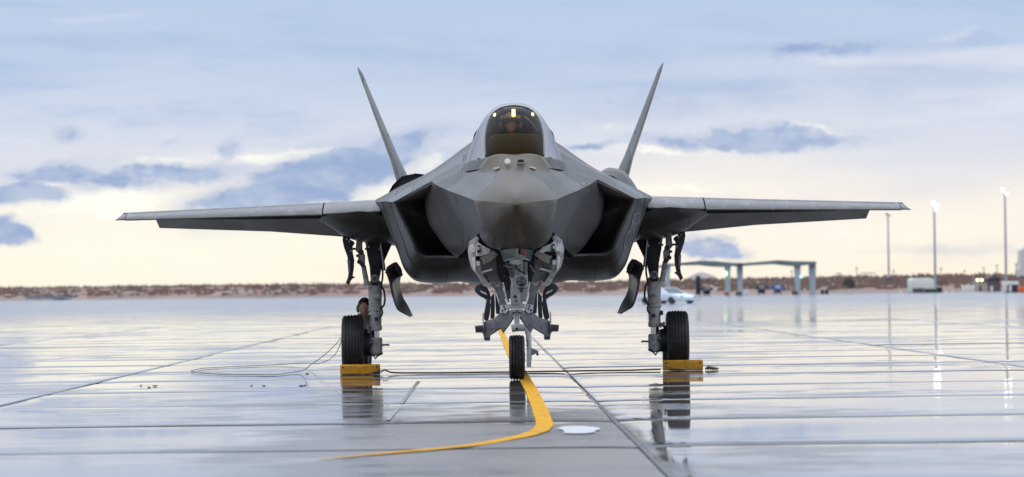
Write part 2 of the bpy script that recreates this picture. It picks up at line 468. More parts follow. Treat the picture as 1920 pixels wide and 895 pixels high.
# ------------------------------------------------------------------ mesh helpers
class MB:
    def __init__(self):
        self.v, self.f = [], []

    def add(self, vs, fs):
        o = len(self.v)
        self.v += [tuple(p) for p in vs]
        self.f += [tuple(i + o for i in f) for f in fs]
        return self

    def grid(self, rows, close_u=False, close_v=False, cap0=False, cap1=False):
        nr, nc = len(rows), len(rows[0])
        vs = [p for r in rows for p in r]
        fs = []
        for i in range(nr - (0 if close_v else 1)):
            for j in range(nc - (0 if close_u else 1)):
                a, b_ = i * nc + j, i * nc + (j + 1) % nc
                c, d = ((i + 1) % nr) * nc + (j + 1) % nc, ((i + 1) % nr) * nc + j
                fs.append((a, b_, c, d))
        if cap0:
            fs.append(tuple(reversed(range(nc))))
        if cap1:
            fs.append(tuple((nr - 1) * nc + j for j in range(nc)))
        return self.add(vs, fs)

    def box(self, c, d, rot=None):
        c = Vector(c)
        hx, hy, hz = d[0] / 2, d[1] / 2, d[2] / 2
        vs = [Vector((x, y, z)) for x in (-hx, hx) for y in (-hy, hy) for z in (-hz, hz)]
        if rot is not None:
            vs = [rot @ p for p in vs]
        return self.add([p + c for p in vs], [(0, 1, 3, 2), (4, 6, 7, 5), (0, 4, 5, 1), (2, 3, 7, 6), (0, 2, 6, 4), (1, 5, 7, 3)])

    def frustum(self, p0, p1, r0, r1, n=12, cap=True):
        p0, p1 = Vector(p0), Vector(p1)
        d = (p1 - p0).normalized()
        t = Vector((1, 0, 0)) if abs(d.x) < 0.9 else Vector((0, 1, 0))
        a = d.cross(t).normalized()
        b_ = d.cross(a)
        ring = lambda p, r: [p + (a * math.cos(2 * PI * k / n) + b_ * math.sin(2 * PI * k / n)) * r for k in range(n)]
        return self.grid([ring(p0, r0), ring(p1, r1)], close_u=True, cap0=cap, cap1=cap)

    def tube(self, path, r, n=8, cap=True):
        path = [Vector(p) for p in path]
        rr = r if isinstance(r, (list, tuple)) else [r] * len(path)
        rows = []
        prev = None
        for i, p in enumerate(path):
            d = (path[min(i + 1, len(path) - 1)] - path[max(i - 1, 0)]).normalized()
            if prev is None:
                t = Vector((0, 0, 1)) if abs(d.z) < 0.9 else Vector((1, 0, 0))
                a = d.cross(t).normalized()
            else:
                a = (prev - d * prev.dot(d)).normalized()
            prev = a
            b_ = d.cross(a)
            rows.append([p + (a * math.cos(2 * PI * k / n) + b_ * math.sin(2 * PI * k / n)) * rr[i] for k in range(n)])
        return self.grid(rows, close_u=True, cap0=cap, cap1=cap)

    def lathe(self, c, axis, prof, n=32):
        """prof: list of (offset along axis, radius)"""
        c, ax = Vector(c), Vector(axis).normalized()
        t = Vector((0, 0, 1)) if abs(ax.z) < 0.9 else Vector((1, 0, 0))
        a = ax.cross(t).normalized()
        b_ = ax.cross(a)
        rows = [[c + ax * o + (a * math.cos(2 * PI * k / n) + b_ * math.sin(2 * PI * k / n)) * r for k in range(n)] for o, r in prof]
        return self.grid(rows, close_u=True, cap0=prof[0][1] > 1e-6, cap1=prof[-1][1] > 1e-6)

    def prism(self, poly, dvec):
        """poly: 3D points, extruded by dvec"""
        n = len(poly)
        dv = Vector(dvec)
        vs = [Vector(p) for p in poly] + [Vector(p) + dv for p in poly]
        fs = [tuple(reversed(range(n))), tuple(range(n, 2 * n))] + [(k, (k + 1) % n, n + (k + 1) % n, n + k) for k in range(n)]
        return self.add(vs, fs)

    def ball(self, c, r, nu=16, nv=10):
        c = Vector(c)
        rx, ry, rz = r if isinstance(r, (tuple, list)) else (r, r, r)
        rows = []
        for i in range(nv + 1):
            th = PI * i / nv
            s_ = max(math.sin(th), 1e-3)
            rows.append([c + Vector((rx * s_ * math.cos(2 * PI * k / nu), ry * s_ * math.sin(2 * PI * k / nu), rz * math.cos(th))) for k in range(nu)])
        return self.grid(rows, close_u=True, cap0=True, cap1=True)

    def mirror(self):
        """append a copy mirrored in x"""
        o = len(self.v)
        self.v += [(-x, y, z) for x, y, z in self.v[:o]]
        self.f += [tuple(i + o for i in reversed(f)) for f in self.f]
        return self

    def flipped_x(self):
        m = MB()
        m.v = [(-x, y, z) for x, y, z in self.v]
        m.f = [tuple(reversed(f)) for f in self.f]
        return m

    def build(self, name, material, parent=None, smooth=35, bevel=0.0, origin=None, fix=True):
        me = bpy.data.meshes.new(name)
        o0 = Vector(origin) if origin is not None else Vector((0, 0, 0))
        me.from_pydata([tuple(Vector(p) - o0) for p in self.v], [], self.f)
        bm = bmesh.new()
        bm.from_mesh(me)
        if fix:
            bmesh.ops.remove_doubles(bm, verts=bm.verts, dist=1e-5)
            bmesh.ops.recalc_face_normals(bm, faces=bm.faces)
        if bevel:
            es = [e for e in bm.edges if len(e.link_faces) == 2 and e.calc_face_angle(0) > 0.5]
            if es:
                bmesh.ops.bevel(bm, geom=es, offset=bevel, segments=2, profile=0.6, affect='EDGES', clamp_overlap=True)
        bm.to_mesh(me)
        bm.free()
        if smooth:
            for p in me.polygons:
                p.use_smooth = True
            me.set_sharp_from_angle(angle=math.radians(smooth))
        me.materials.append(MATS[material])
        ob = bpy.data.objects.new(name, me)
        COL.objects.link(ob)
        ob.location = o0
        if parent is not None:
            ob.parent = parent
            # parents sit unrotated and unscaled: express the child in their frame
            w = Vector((0, 0, 0))
            p = parent
            while p is not None:
                w += p.location
                p = p.parent
            ob.location = o0 - w
        return ob


def empty(name, loc=(0, 0, 0)):
    e = bpy.data.objects.new(name, None)
    COL.objects.link(e)
    e.location = loc
    e.empty_display_size = 0.2
    return e


def tag(o, label, cat, group=None):
    o['label'] = label
    o['category'] = cat
    if group:
        o['group'] = group
    return o


def kind(o, k, label=None):
    o['kind'] = k
    if label:
        o['label'] = label
    return o


def pchip(xs, ys, q):
    xs, ys = np.asarray(xs, float), np.asarray(ys, float)
    h = np.diff(xs)
    dlt = np.diff(ys) / h
    m = np.zeros_like(ys)
    m[0], m[-1] = dlt[0], dlt[-1]
    for i in range(1, len(xs) - 1):
        if dlt[i - 1] * dlt[i] > 0:
            w1, w2 = 2 * h[i] + h[i - 1], h[i] + 2 * h[i - 1]
            m[i] = (w1 + w2) / (w1 / dlt[i - 1] + w2 / dlt[i])
    i = np.clip(np.searchsorted(xs, q) - 1, 0, len(xs) - 2)
    t = (q - xs[i]) / h[i]
    return ((1 + 2 * t) * (1 - t) ** 2 * ys[i] + t * (1 - t) ** 2 * h[i] * m[i] + t * t * (3 - 2 * t) * ys[i + 1] + t * t * (t - 1) * h[i] * m[i + 1])


def smooth_row(pts, n):
    """resample a polyline of (x, z[, s]) with a smooth curve through its points"""
    k = np.arange(len(pts), dtype=float)
    q = np.linspace(0, len(pts) - 1, n)
    a = np.asarray(pts, float)
    return np.stack([pchip(k, a[:, c], q) for c in range(a.shape[1])], axis=1)


def loft(stations, n_row, n_st):
    """stations: list of (s, [(x,z)...]); returns rows of 3D points (x, Y, z)"""
    ss = np.array([s for s, _ in stations], float)
    R = np.array([smooth_row(p, n_row) for _, p in stations])       # st, row, 2
    q = np.concatenate([np.linspace(ss[i], ss[i + 1], n_st, endpoint=False) for i in range(len(ss) - 1)] + [[ss[-1]]])
    out = np.zeros((len(q), n_row, 2))
    for j in range(n_row):
        for c in range(2):
            out[:, j, c] = pchip(ss, R[:, j, c], q)
    return [[(out[i, j, 0], q[i] - NOSE, out[i, j, 1]) for j in range(n_row)] for i in range(len(q))]


NOSE = 4.2                     # nose tip stands 4.2 m ahead of the nose wheel; nose wheel contact is the origin


def fz(px, py, s):
    """front-view measure: pixel at aircraft station s -> (x, z), aircraft centre line at x = 0"""
    k = (42.8 + s) / FPX
    return ((px - 967.0) * k, 1.086 + (542.0 - py) * k)


def plate(polypx, s0, s1, flip=False):
    sm = 0.5 * (s0 + s1)
    pts = [fz(px, py, sm) for px, py in polypx]
    return MB().prism([((-x if flip else x), s0 - NOSE, z) for x, z in pts], (0, s1 - s0, 0))


# ================================================================== SETTING
# ground to the horizon, brown field
g = MB()
g.grid([[(-30000, -3000, -0.08), (30000, -3000, -0.08)], [(-30000, 45000, -0.08), (30000, 45000, -0.08)]])
kind(g.build('ground', 'dirt_ground', smooth=0), 'structure')

# apron: the concrete sheet; slabs lie on it, the sheet shows in the joints and carries on past them
edge = lambda X: 500 + max(0, (33 - X)) * 3.0          # far edge in distance from the camera, nearer on the right


def edge_y(px):
    return float(np.interp(px, [-400, 100, 700, 1250, 1600, 1920, 2400], [1000, 930, 760, 540, 500, 500, 500]))


near_l, near_r = -260, 260
rows0, rows1 = [], []
for px in range(-500, 2501, 100):
    p = at(px, 560, edge_y(px))
    rows1.append((p.x, p.y, -0.03))
    rows0.append((np.interp(px, [-500, 2500], [-300, 300]), -120.0, -0.03))
ap = MB()
ap.grid([rows0, rows1])
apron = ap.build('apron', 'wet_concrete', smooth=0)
kind(apron, 'structure')

# slabs with rounded, slightly dished edges
SLX, SLY, JOINT = 5.9, 5.45, 0.034
yaw_s = 0.004
slab_rows = range(-3, 18)
slab_cols = range(-3, 3)
rng = np.random.RandomState(3)


def edge_coords(L):
    h = L / 2
    e = np.array([0, 0.006, 0.03, 0.09, 0.18, 0.30, 0.45])
    mid = np.linspace(-h + 0.7, h - 0.7, 9)
    return np.concatenate([-h + e, mid, (h - e)[::-1]])


for r in slab_rows:
    for c in slab_cols:
        cx, cy = 0.75 + SLX * (c + 0.5), -20.0 + SLY * (r + 0.5)
        X, Y = edge_coords(SLX - JOINT), edge_coords(SLY - JOINT)
        tilt_x, tilt_y = rng.normal(0, 0.0006), rng.normal(0, 0.0007)
        off = rng.uniform(-0.001, 0.001)
        rows = []
        for y in Y:
            row = []
            for x in X:
                dxe = SLX / 2 - JOINT / 2 - abs(x)
                dye = SLY / 2 - JOINT / 2 - abs(y)
                dz = 0
                for de in (dxe, dye):
                    dz -= 0.0095 * math.exp(-max(de, 0) / 0.15) + (0.010 if de < 0.003 else 0)
                dz += 0.0026 * mnoise.noise(Vector(((cx + x) * 0.5, (cy + y) * 0.7, 3.1))) + tilt_x * x + tilt_y * y + off
                xr, yr = cx + x, cy + y
                row.append((xr - (yr + 17) * yaw_s, yr + xr * yaw_s, dz))
            rows.append(row)
        mb = MB().grid(rows)
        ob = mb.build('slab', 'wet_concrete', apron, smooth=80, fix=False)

# sealed joint between the two middle lanes shows pale then dark
# --- painted markings, 4 mm over the slabs
def strip(path, w, z, n=1):
    m = MB()
    pts = [Vector((p[0], p[1], 0)) for p in path]
    rows = []
    for i, p in enumerate(pts):
        d = (pts[min(i + 1, len(pts) - 1)] - pts[max(i - 1, 0)]).normalized()
        nrm = Vector((-d.y, d.x, 0))
        ww = w[i] if isinstance(w, (list, tuple)) else w
        rows.append([p + nrm * ww / 2 + Vector((0, 0, z)), p - nrm * ww / 2 + Vector((0, 0, z))])
    return m.grid(rows)


# tar-sealed joints between the slabs
def warp_pt(x, y):
    return (x - (y + 17) * yaw_s, y + x * yaw_s)


for r in slab_rows:
    y = -20.0 + SLY * r
    pts = [warp_pt(x, y + 0.008 * mnoise.noise(Vector((x * 0.8, y, 0)))) for x in np.arange(0.75 + SLX * -3, 0.75 + SLX * 3 + 0.01, 0.4)]
    ws = [0.115 + 0.035 * mnoise.noise(Vector((p[0] * 1.3, p[1], 5))) for p in pts]
    strip(pts, ws, -0.0030).build('joint_seal', 'joint_sealant', apron, smooth=0)
for c in range(-2, 3):
    x = 0.75 + SLX * c
    pts = [warp_pt(x + 0.006 * mnoise.noise(Vector((c, y * 0.8, 0))), y) for y in np.arange(-20.0 - 3 * SLY, -20 + 18 * SLY, 0.6)]
    ws = [0.030 + 0.012 * mnoise.noise(Vector((p[0], p[1] * 1.3, 5))) for p in pts]
    strip(pts, ws, -0.0052).build('joint_seal', 'joint_sealant', apron, smooth=0)


def gpt(px, py):
    """pixel on the flat apron -> (x, y)"""
    dx, dy = px - 960.0, 447.0 - py
    qx, qy = dx + ROLL * dy, dy - ROLL * dx
    D = CAM.z * FPX / -(qy + 95.0)
    return (CAM.x + (qx + 23.1) * D / FPX, CAM.y + D)


def smooth_path(pts, n):
    a = smooth_row(pts, n)
    return [tuple(p) for p in a]


ypx = [(940, 622), (952, 650), (968, 682), (985, 712), (1001, 742), (1016, 778), (1021, 794), (1014, 806), (988, 816), (940, 826),
       (880, 836), (820, 842), (760, 847.5), (720, 851), (690, 853.5), (650, 857), (600, 861)]
yw = [gpt(*p) for p in ypx]
yw = [(yw[0][0] - 0.3, yw[0][1] + 60)] + yw
ypath = smooth_path(yw, 90)
ywid = [(0.14 if i < 66 else 0.14 - 0.09 * (i - 66) / 23) * (1 + random.uniform(-0.035, 0.035)) for i in range(90)]
yl = strip(ypath, ywid, 0.0062).build('yellow_taxi_line', 'yellow_paint', None, smooth=60)
kind(yl, 'structure')
# dashed white lane mark, worn
for (a, b_) in (((785, 715), (752, 757)), ((746, 766), (727, 788))):
    kind(strip([gpt(*a), gpt(*b_)], 0.04, 0.0048).build('white_lane_mark', 'white_worn', None, smooth=0), 'structure')
# pale patch on the concrete by the bend of the line
cx, cy = gpt(1083, 806)
pp = MB()
ring = [(cx + 0.145 * math.cos(t) * (1 + 0.18 * math.sin(3 * t + 1) + 0.10 * math.sin(7 * t) + 0.06 * math.sin(13 * t + 2)), cy + 0.95 * math.sin(t) * (1 + 0.15 * math.cos(2 * t)), 0.0046) for t in np.linspace(0, 2 * PI, 40, endpoint=False)]
pp.add(ring, [tuple(range(40))])
kind(pp.build('white_paint_patch', 'white_paint', None, smooth=0), 'structure')

# raised scrub field beyond the apron
rows = []
prof = [(0, -0.07), (6, 0.15), (40, 0.55), (120, 0.85), (260, 1.0), (420, 0.98), (700, 0.5), (1500, -0.5)]
for (dd, hh) in prof:
    row = []
    for px in range(-900, 2901, 25):
        D = edge_y(px) + dd
        top = float(np.interp(px, [-200, 100, 600, 960, 1300, 1700, 2100], [13.5, 13.5, 12, 8, 9, 11, 11]))
        zt = 1.086 + top * (edge_y(px) + 300) / FPX
        p = at(px, 540, D)
        z = hh * zt if hh > 0 else hh
        z += 0.22 * hh * mnoise.noise(Vector((px * 0.02, dd * 0.01, 1.0))) if hh > 0.3 else 0
        row.append((p.x, p.y, z))
    rows.append(row)
field = MB().grid(rows).build('field', 'dirt_ground', smooth=60)
kind(field, 'structure')

# scrub clumps over the field, nobody could count them
sc = MB()
rs = np.random.RandomState(11)
for i in range(2600):
    px = rs.uniform(-150, 2070)
    dd = rs.choice([rs.uniform(8, 60), rs.uniform(60, 400)], p=[0.35, 0.65])
    D = edge_y(px) + dd
    top = float(np.interp(px, [-200, 100, 600, 960, 1300, 1700, 2100], [13.5, 13.5, 12, 8, 9, 11, 11]))
    zt = 1.086 + top * (edge_y(px) + 300) / FPX
    hh = float(np.interp(dd, [p[0] for p in prof], [p[1] for p in prof]))
    p = at(px, 540, D)
    w, h = rs.uniform(0.6, 2.4), rs.uniform(0.35, 1.0)
    z0 = hh * zt - 0.15
    vs, fs = [], []
    for k in range(5):
        a = rs.uniform(0, PI)
        ox, oy = rs.normal(0, w * 0.3), rs.normal(0, w * 0.3)
        hw, h2 = w * rs.uniform(0.2, 0.45), h * rs.uniform(0.5, 1.1)
        ca, sa = math.cos(a) * hw, math.sin(a) * hw
        b0 = len(vs)
        vs += [(p.x + ox - ca, p.y + oy - sa, z0), (p.x + ox + ca, p.y + oy + sa, z0), (p.x + ox + ca * 0.6, p.y + oy + sa * 0.6, z0 + h2), (p.x + ox - ca * 0.4, p.y + oy - sa * 0.4, z0 + h2 * 0.8)]
        fs.append((b0, b0 + 1, b0 + 2, b0 + 3))
    sc.add(vs, fs)
so = sc.build('scrub', 'scrub', smooth=0, fix=False)
kind(so, 'stuff', 'low dry brown brush covering the field beyond the apron')

# far hill mound behind the shelter
hm = MB()
rows = []
for j in range(0, 9):
    row = []
    for i in range(0, 41):
        px = 1180 + i * 7
        D = 820 + j * 22
        p = at(px, 540, D)
        hgt = math.exp(-((px - 1317) / 48) ** 2) * 4.4 * math.sin(PI * j / 8)
        row.append((p.x, p.y, -0.05 + hgt * (1 + 0.08 * mnoise.noise(Vector((i * 0.4, j * 0.5, 0))))))
    rows.append(row)
kind(hm.grid(rows).build('hill', 'hill', smooth=60), 'structure')

# ================================================================== THE AIRCRAFT
jet = empty('fighter_jet')
tag(jet, 'grey twin-tailed stealth fighter jet parked nose-on on the wet apron', 'fighter jet')

# ---- upper fuselage deck
def para(s, xc, zc, zt, p=1.75):
    return (s, [(xc * t, zc + (zt - zc) * (1 - t ** p)) for t in (0, 0.2, 0.4, 0.6, 0.78, 0.9, 1.0)])


deck_st = [
    (0.0, [(0.0005 * k / 6, 2.01) for k in range(7)]),
    para(0.08, 0.045, 2.018, 2.070, 2.0), para(0.25, 0.11, 2.03, 2.138, 2.0), para(0.5, 0.20, 2.046, 2.205, 2.0), para(1.0, 0.355, 2.074, 2.312, 2.0), para(1.5, 0.475, 2.097, 2.40, 2.0),
    (2.0, [(0, 2.47), (0.16, 2.455), (0.30, 2.40), (0.41, 2.31), (0.475, 2.235), (0.525, 2.187), (0.575, 2.149)]),
    (2.4, [(0, 2.525), (0.18, 2.515), (0.34, 2.46), (0.455, 2.365), (0.53, 2.285), (0.595, 2.235), (0.655, 2.19)]),
    (3.0, [(0, 2.55), (0.2, 2.55), (0.4, 2.51), (0.52, 2.42), (0.605, 2.345), (0.69, 2.29), (0.77, 2.243)]),
    (4.0, [(0, 2.6), (0.3, 2.6), (0.54, 2.57), (0.65, 2.48), (0.74, 2.415), (0.83, 2.365), (0.92, 2.32)]),
    (4.6, [(0, 2.65), (0.35, 2.65), (0.57, 2.62), (0.69, 2.545), (0.79, 2.48), (0.9, 2.44), (1.0, 2.40)]),
    (5.2, [(0, 2.75), (0.4, 2.72), (0.62, 2.66), (0.78, 2.58), (1.0, 2.46), (1.22, 2.335), (1.48, 2.175)]),
    (6.0, [(0, 2.95), (0.35, 2.9), (0.6, 2.78), (0.82, 2.65), (1.1, 2.5), (1.36, 2.345), (1.6, 2.2)]),
    (7.0, [(0, 3.1), (0.3, 3.04), (0.58, 2.88), (0.85, 2.7), (1.15, 2.54), (1.45, 2.39), (1.73, 2.215)]),
    (8.0, [(0, 3.2), (0.3, 3.13), (0.59, 2.96), (0.85, 2.77), (1.10, 2.6), (1.45, 2.44), (1.8, 2.26)]),
    (9.5, [(0, 3.18), (0.3, 3.1), (0.6, 2.93), (0.9, 2.75), (1.2, 2.58), (1.5, 2.44), (1.85, 2.27)]),
    (12.0, [(0, 2.95), (0.3, 2.92), (0.6, 2.82), (0.9, 2.68), (1.2, 2.54), (1.5, 2.40), (1.75, 2.25)]),
    (14.3, [(0, 2.62), (0.25, 2.61), (0.5, 2.56), (0.75, 2.47), (0.95, 2.37), (1.1, 2.27), (1.2, 2.15)]),
]


CHINE = [(0.0, 0.0005, 2.01), (0.08, 0.045, 2.018), (0.25, 0.11, 2.03), (0.5, 0.20, 2.046), (1.0, 0.355, 2.074), (1.5, 0.475, 2.097), (2.0, 0.575, 2.149), (3.0, 0.77, 2.243), (4.0, 0.92, 2.335), (4.6, 1.0, 2.40)]


def chine_fix(rows, j):
    ss = [c[0] for c in CHINE]
    for r in rows:
        s_ = r[0][1] + NOSE
        if s_ <= 4.6001:
            r[j] = (float(pchip(ss, [c[1] for c in CHINE], s_)), r[j][1], float(np.interp(s_, ss, [c[2] for c in CHINE])))
    return rows


def split_loft(st, s_a, s_b, n_row, n_st):
    """loft only the stations between s_a and s_b (both must be stations)"""
    rows = chine_fix(loft(st, n_row, n_st), -1 if st is deck_st else 0)
    return [r for r in rows if s_a - 1e-6 <= r[0][1] + NOSE <= s_b + 1e-6]


def sym(rows):
    return [[(-x, y, z) for x, y, z in reversed(r)] + r[1:] for r in rows]


mb = MB().grid(sym(split_loft(deck_st, 0.0, 1.5, 25, 5)))
radome_o = mb.build('radome', 'radome', jet, smooth=40)
mb = MB().grid(sym(split_loft(deck_st, 1.5, 14.3, 25, 5)))
deck_o = mb.build('upper_fuselage', 'airframe', jet, smooth=40)

# ---- lower forebody, chine to belly
low_st = [
    (0.0, [(0.0005 * (6 - k) / 6, 2.01) for k in range(7)]),
    (0.08, [(0.045, 2.018), (0.044, 2.005), (0.04, 1.985), (0.033, 1.972), (0.022, 1.962), (0.011, 1.957), (0, 1.955)]),
    (0.25, [(0.11, 2.03), (0.109, 2.0), (0.10, 1.96), (0.082, 1.93), (0.056, 1.91), (0.028, 1.90), (0, 1.897)]),
    (0.5, [(0.2, 2.046), (0.198, 2.0), (0.185, 1.94), (0.155, 1.89), (0.105, 1.858), (0.05, 1.842), (0, 1.837)]),
    (1.0, [(0.355, 2.074), (0.338, 2.0), (0.305, 1.90), (0.25, 1.815), (0.17, 1.755), (0.085, 1.727), (0, 1.718)]),
    (1.5, [(0.475, 2.097), (0.455, 2.00), (0.415, 1.87), (0.34, 1.755), (0.235, 1.67), (0.115, 1.632), (0, 1.62)]),
    (2.0, [(0.49, 2.10), (0.475, 2.0), (0.445, 1.85), (0.385, 1.71), (0.28, 1.60), (0.145, 1.555), (0, 1.54)]),
    (2.3, [(0.49, 2.10), (0.48, 2.0), (0.455, 1.84), (0.405, 1.68), (0.30, 1.57), (0.155, 1.53), (0, 1.52)]),
]


def sym_low(rows):
    return [[(-x, y, z) for x, y, z in r] + [p for p in reversed(r)][1:] for r in rows]


mb = MB().grid(sym_low(split_loft(low_st, 0.0, 1.5, 25, 5)))
lr = mb.build('lower_radome', 'radome', jet, smooth=40)
rows = [r for r in loft(low_st, 25, 5) if r[0][1] + NOSE > 1.499]
mb = MB().grid(sym_low(rows))
chin_o = mb.build('chin_fuselage', 'airframe', jet, smooth=40)
last = sym_low(rows)[-1]
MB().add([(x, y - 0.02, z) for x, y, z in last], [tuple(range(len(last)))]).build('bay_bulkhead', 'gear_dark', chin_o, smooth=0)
bay_st = [
    (1.5, [(0.475, 2.097), (0.435, 2.02), (0.40, 1.95), (0.37, 1.88), (0.34, 1.82), (0.31, 1.77)]),
    (2.3, [(0.635, 2.178), (0.58, 2.06), (0.53, 1.95), (0.49, 1.86), (0.455, 1.79), (0.43, 1.735)]),
    (3.0, [(0.77, 2.243), (0.70, 2.08), (0.63, 1.93), (0.57, 1.82), (0.52, 1.73), (0.48, 1.66)]),
    (4.0, [(0.92, 2.32), (0.86, 2.13), (0.78, 1.95), (0.705, 1.80), (0.64, 1.68), (0.58, 1.585)]),
    (4.6, [(1.0, 2.40), (0.985, 2.16), (0.915, 1.95), (0.815, 1.77), (0.73, 1.62), (0.65, 1.52)]),
    (5.2, [(1.04, 2.38), (1.095, 2.16), (1.06, 1.93), (0.94, 1.73), (0.80, 1.55), (0.70, 1.48)]),
    (6.0, [(0.97, 2.38), (1.01, 2.15), (0.98, 1.93), (0.86, 1.73), (0.74, 1.54), (0.66, 1.45)]),
    (7.6, [(0.45, 2.25), (0.46, 2.1), (0.45, 1.92), (0.42, 1.75), (0.38, 1.55), (0.3, 1.45)]),
]
rows = chine_fix(loft(bay_st, 25, 6), 0)
for sgn in (-1, 1):
    MB().grid([[(x * sgn, y, z) for x, y, z in r] for r in rows]).build('side_fuselage', 'airframe', jet, smooth=40)
bayr = [r for r in rows if 2.29 < r[0][1] + NOSE < 5.3]
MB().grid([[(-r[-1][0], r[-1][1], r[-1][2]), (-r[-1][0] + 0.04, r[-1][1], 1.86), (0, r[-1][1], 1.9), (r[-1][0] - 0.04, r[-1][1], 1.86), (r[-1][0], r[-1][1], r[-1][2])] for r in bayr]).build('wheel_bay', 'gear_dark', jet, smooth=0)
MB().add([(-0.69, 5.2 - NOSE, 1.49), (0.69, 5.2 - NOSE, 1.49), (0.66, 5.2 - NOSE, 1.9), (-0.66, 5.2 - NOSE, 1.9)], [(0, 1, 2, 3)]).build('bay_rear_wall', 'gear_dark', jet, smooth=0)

# ---- inlet cowls, belly
lip = [(1.48, 2.175, 5.2), (1.415, 2.02, 5.3), (1.345, 1.86, 5.4), (1.275, 1.70, 5.5), (1.20, 1.53, 5.6), (1.10, 1.485, 5.65), (0.92, 1.485, 5.65), (0.74, 1.48, 5.6), (0.5, 1.455, 5.5)]
cowl_sec = {
    6.2: [(1.62, 2.20), (1.56, 2.03), (1.49, 1.85), (1.42, 1.66), (1.345, 1.47), (1.21, 1.335), (0.95, 1.31), (0.74, 1.32), (0.5, 1.36)],
    7.0: [(1.73, 2.215), (1.66, 2.03), (1.575, 1.82), (1.49, 1.60), (1.405, 1.375), (1.25, 1.23), (0.98, 1.20), (0.74, 1.22), (0.5, 1.25)],
    8.5: [(1.83, 2.26), (1.70, 2.03), (1.60, 1.80), (1.50, 1.57), (1.42, 1.345), (1.26, 1.20), (0.98, 1.175), (0.74, 1.19), (0.5, 1.15)],
    11.0: [(1.83, 2.26), (1.68, 2.03), (1.58, 1.80), (1.46, 1.60), (1.36, 1.43), (1.2, 1.30), (0.95, 1.25), (0.7, 1.24), (0.5, 1.22)],
    14.3: [(1.2, 2.15), (1.17, 2.0), (1.1, 1.82), (1.0, 1.68), (0.88, 1.58), (0.75, 1.52), (0.6, 1.48), (0.5, 1.46), (0.4, 1.45)],
}
NR = 33
lipr = smooth_row(lip, NR)
sts = sorted(cowl_sec)
secr = [smooth_row(cowl_sec[s], NR) for s in sts]
cowl_rows = []
for s_t in np.linspace(0, 1, 40):
    row = []
    for j in range(NR):
        xs_ = [lipr[j, 2]] + sts
        q = lipr[j, 2] + (14.3 - lipr[j, 2]) * s_t ** 1.6
        row.append((float(pchip(xs_, [lipr[j, 0]] + [r[j, 0] for r in secr], q)), q - NOSE, float(pchip(xs_, [lipr[j, 1]] + [r[j, 1] for r in secr], q))))
    cowl_rows.append(row)
# inner lip / duct
inner_lip = []
cen = np.array([0.98, 1.9])
for j in range(NR):
    p = lipr[j, :2]
    d = cen - p
    d = d / np.linalg.norm(d)
    inner_lip.append((p[0] + d[0] * 0.028, lipr[j, 2] - NOSE + 0.012, p[1] + d[1] * 0.028))
roofA = [(1.0, 4.6 - NOSE, 2.395), (1.12, 4.75 - NOSE, 2.342), (1.24, 4.9 - NOSE, 2.288), (1.36, 5.05 - NOSE, 2.231)]
full_lip = [(x, y + 0.012, z - 0.03) for x, y, z in roofA] + inner_lip
N2 = len(full_lip)
duct1 = smooth_row([(0.75, 2.33), (1.1, 2.2), (1.22, 2.05), (1.18, 1.86), (1.1, 1.68), (1.0, 1.56), (0.85, 1.54), (0.65, 1.53), (0.45, 1.5)], N2)
duct2 = smooth_row([(0.35, 2.2), (0.7, 2.15), (0.85, 2.0), (0.84, 1.85), (0.78, 1.7), (0.7, 1.6), (0.55, 1.56), (0.45, 1.55), (0.35, 1.55)], N2)
for sg, side in ((-1, 'a'), (1, 'b')):
    fx_ = (lambda m: m) if sg > 0 else (lambda m: m.flipped_x())
    cw = fx_(MB().grid(cowl_rows)).build('inlet_cowl', 'airframe', jet, smooth=50)
    # lip edge
    le = MB()
    outer = [(x, y, z) for x, y, z in roofA] + [(lipr[j, 0], lipr[j, 2] - NOSE, lipr[j, 1]) for j in range(NR)]
    le.grid([outer, full_lip])
    fx_(le).build('lip_edge', 'edge_tape', cw, smooth=50)
    du = MB()
    rws = []
    for t in np.linspace(0, 1, 14):
        row = []
        for j in range(N2):
            p0 = full_lip[j]
            x = float(pchip([0, 0.5, 1], [p0[0], duct1[j, 0], duct2[j, 0]], t))
            z = float(pchip([0, 0.5, 1], [p0[2], duct1[j, 1], duct2[j, 1]], t))
            row.append((x, p0[1] + (8.6 - NOSE - p0[1]) * t, z))
        rws.append(row)
    du.grid(rws)
    fx_(du).build('inlet_duct', 'duct', cw, smooth=50)
bel = MB()
br = [[(-r[-1][0] * 1.0, r[-1][1], r[-1][2]), (0, r[-1][1], r[-1][2] - 0.01), (r[-1][0], r[-1][1], r[-1][2])] for r in cowl_rows]
bel.grid(br)
bel.build('belly_panel', 'airframe', jet, smooth=50)
# engine face and nozzle
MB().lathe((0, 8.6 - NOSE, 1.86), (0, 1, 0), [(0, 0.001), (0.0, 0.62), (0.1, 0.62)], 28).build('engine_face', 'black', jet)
nz = MB().lathe((0, 13.6 - NOSE, 2.0), (0, 1, 0), [(0, 0.66), (0.7, 0.64), (1.5, 0.50), (1.46, 0.47), (0.6, 0.55), (0.4, 0.001)], 30)
nz.build('engine_nozzle', 'gear_dark', jet, smooth=30)

# ---- wings
def ztop(x):
    return float(np.interp(x, [1.75, 2.45, 5.3], [2.262, 2.245, 2.175]))


def zbot(x):
    return float(np.interp(x, [1.75, 2.45, 5.3], [2.02, 2.06, 2.095]))


def sle(x):
    return 7.05 + (x - 1.75) * 0.7


def fchord(x):
    return float(np.interp(x, [1.75, 5.3], [0.72, 0.42]))


def hinge(x):
    return float(np.interp(x, [1.9, 4.95, 5.3], [11.75, 10.95, 10.85]))


def te(x):
    return float(np.interp(x, [1.9, 4.95, 5.3], [12.8, 11.6, 11.35]))


ZLE = lambda x: float(np.interp(x, [1.75, 2.45, 5.3], [2.10, 2.085, 2.085]))


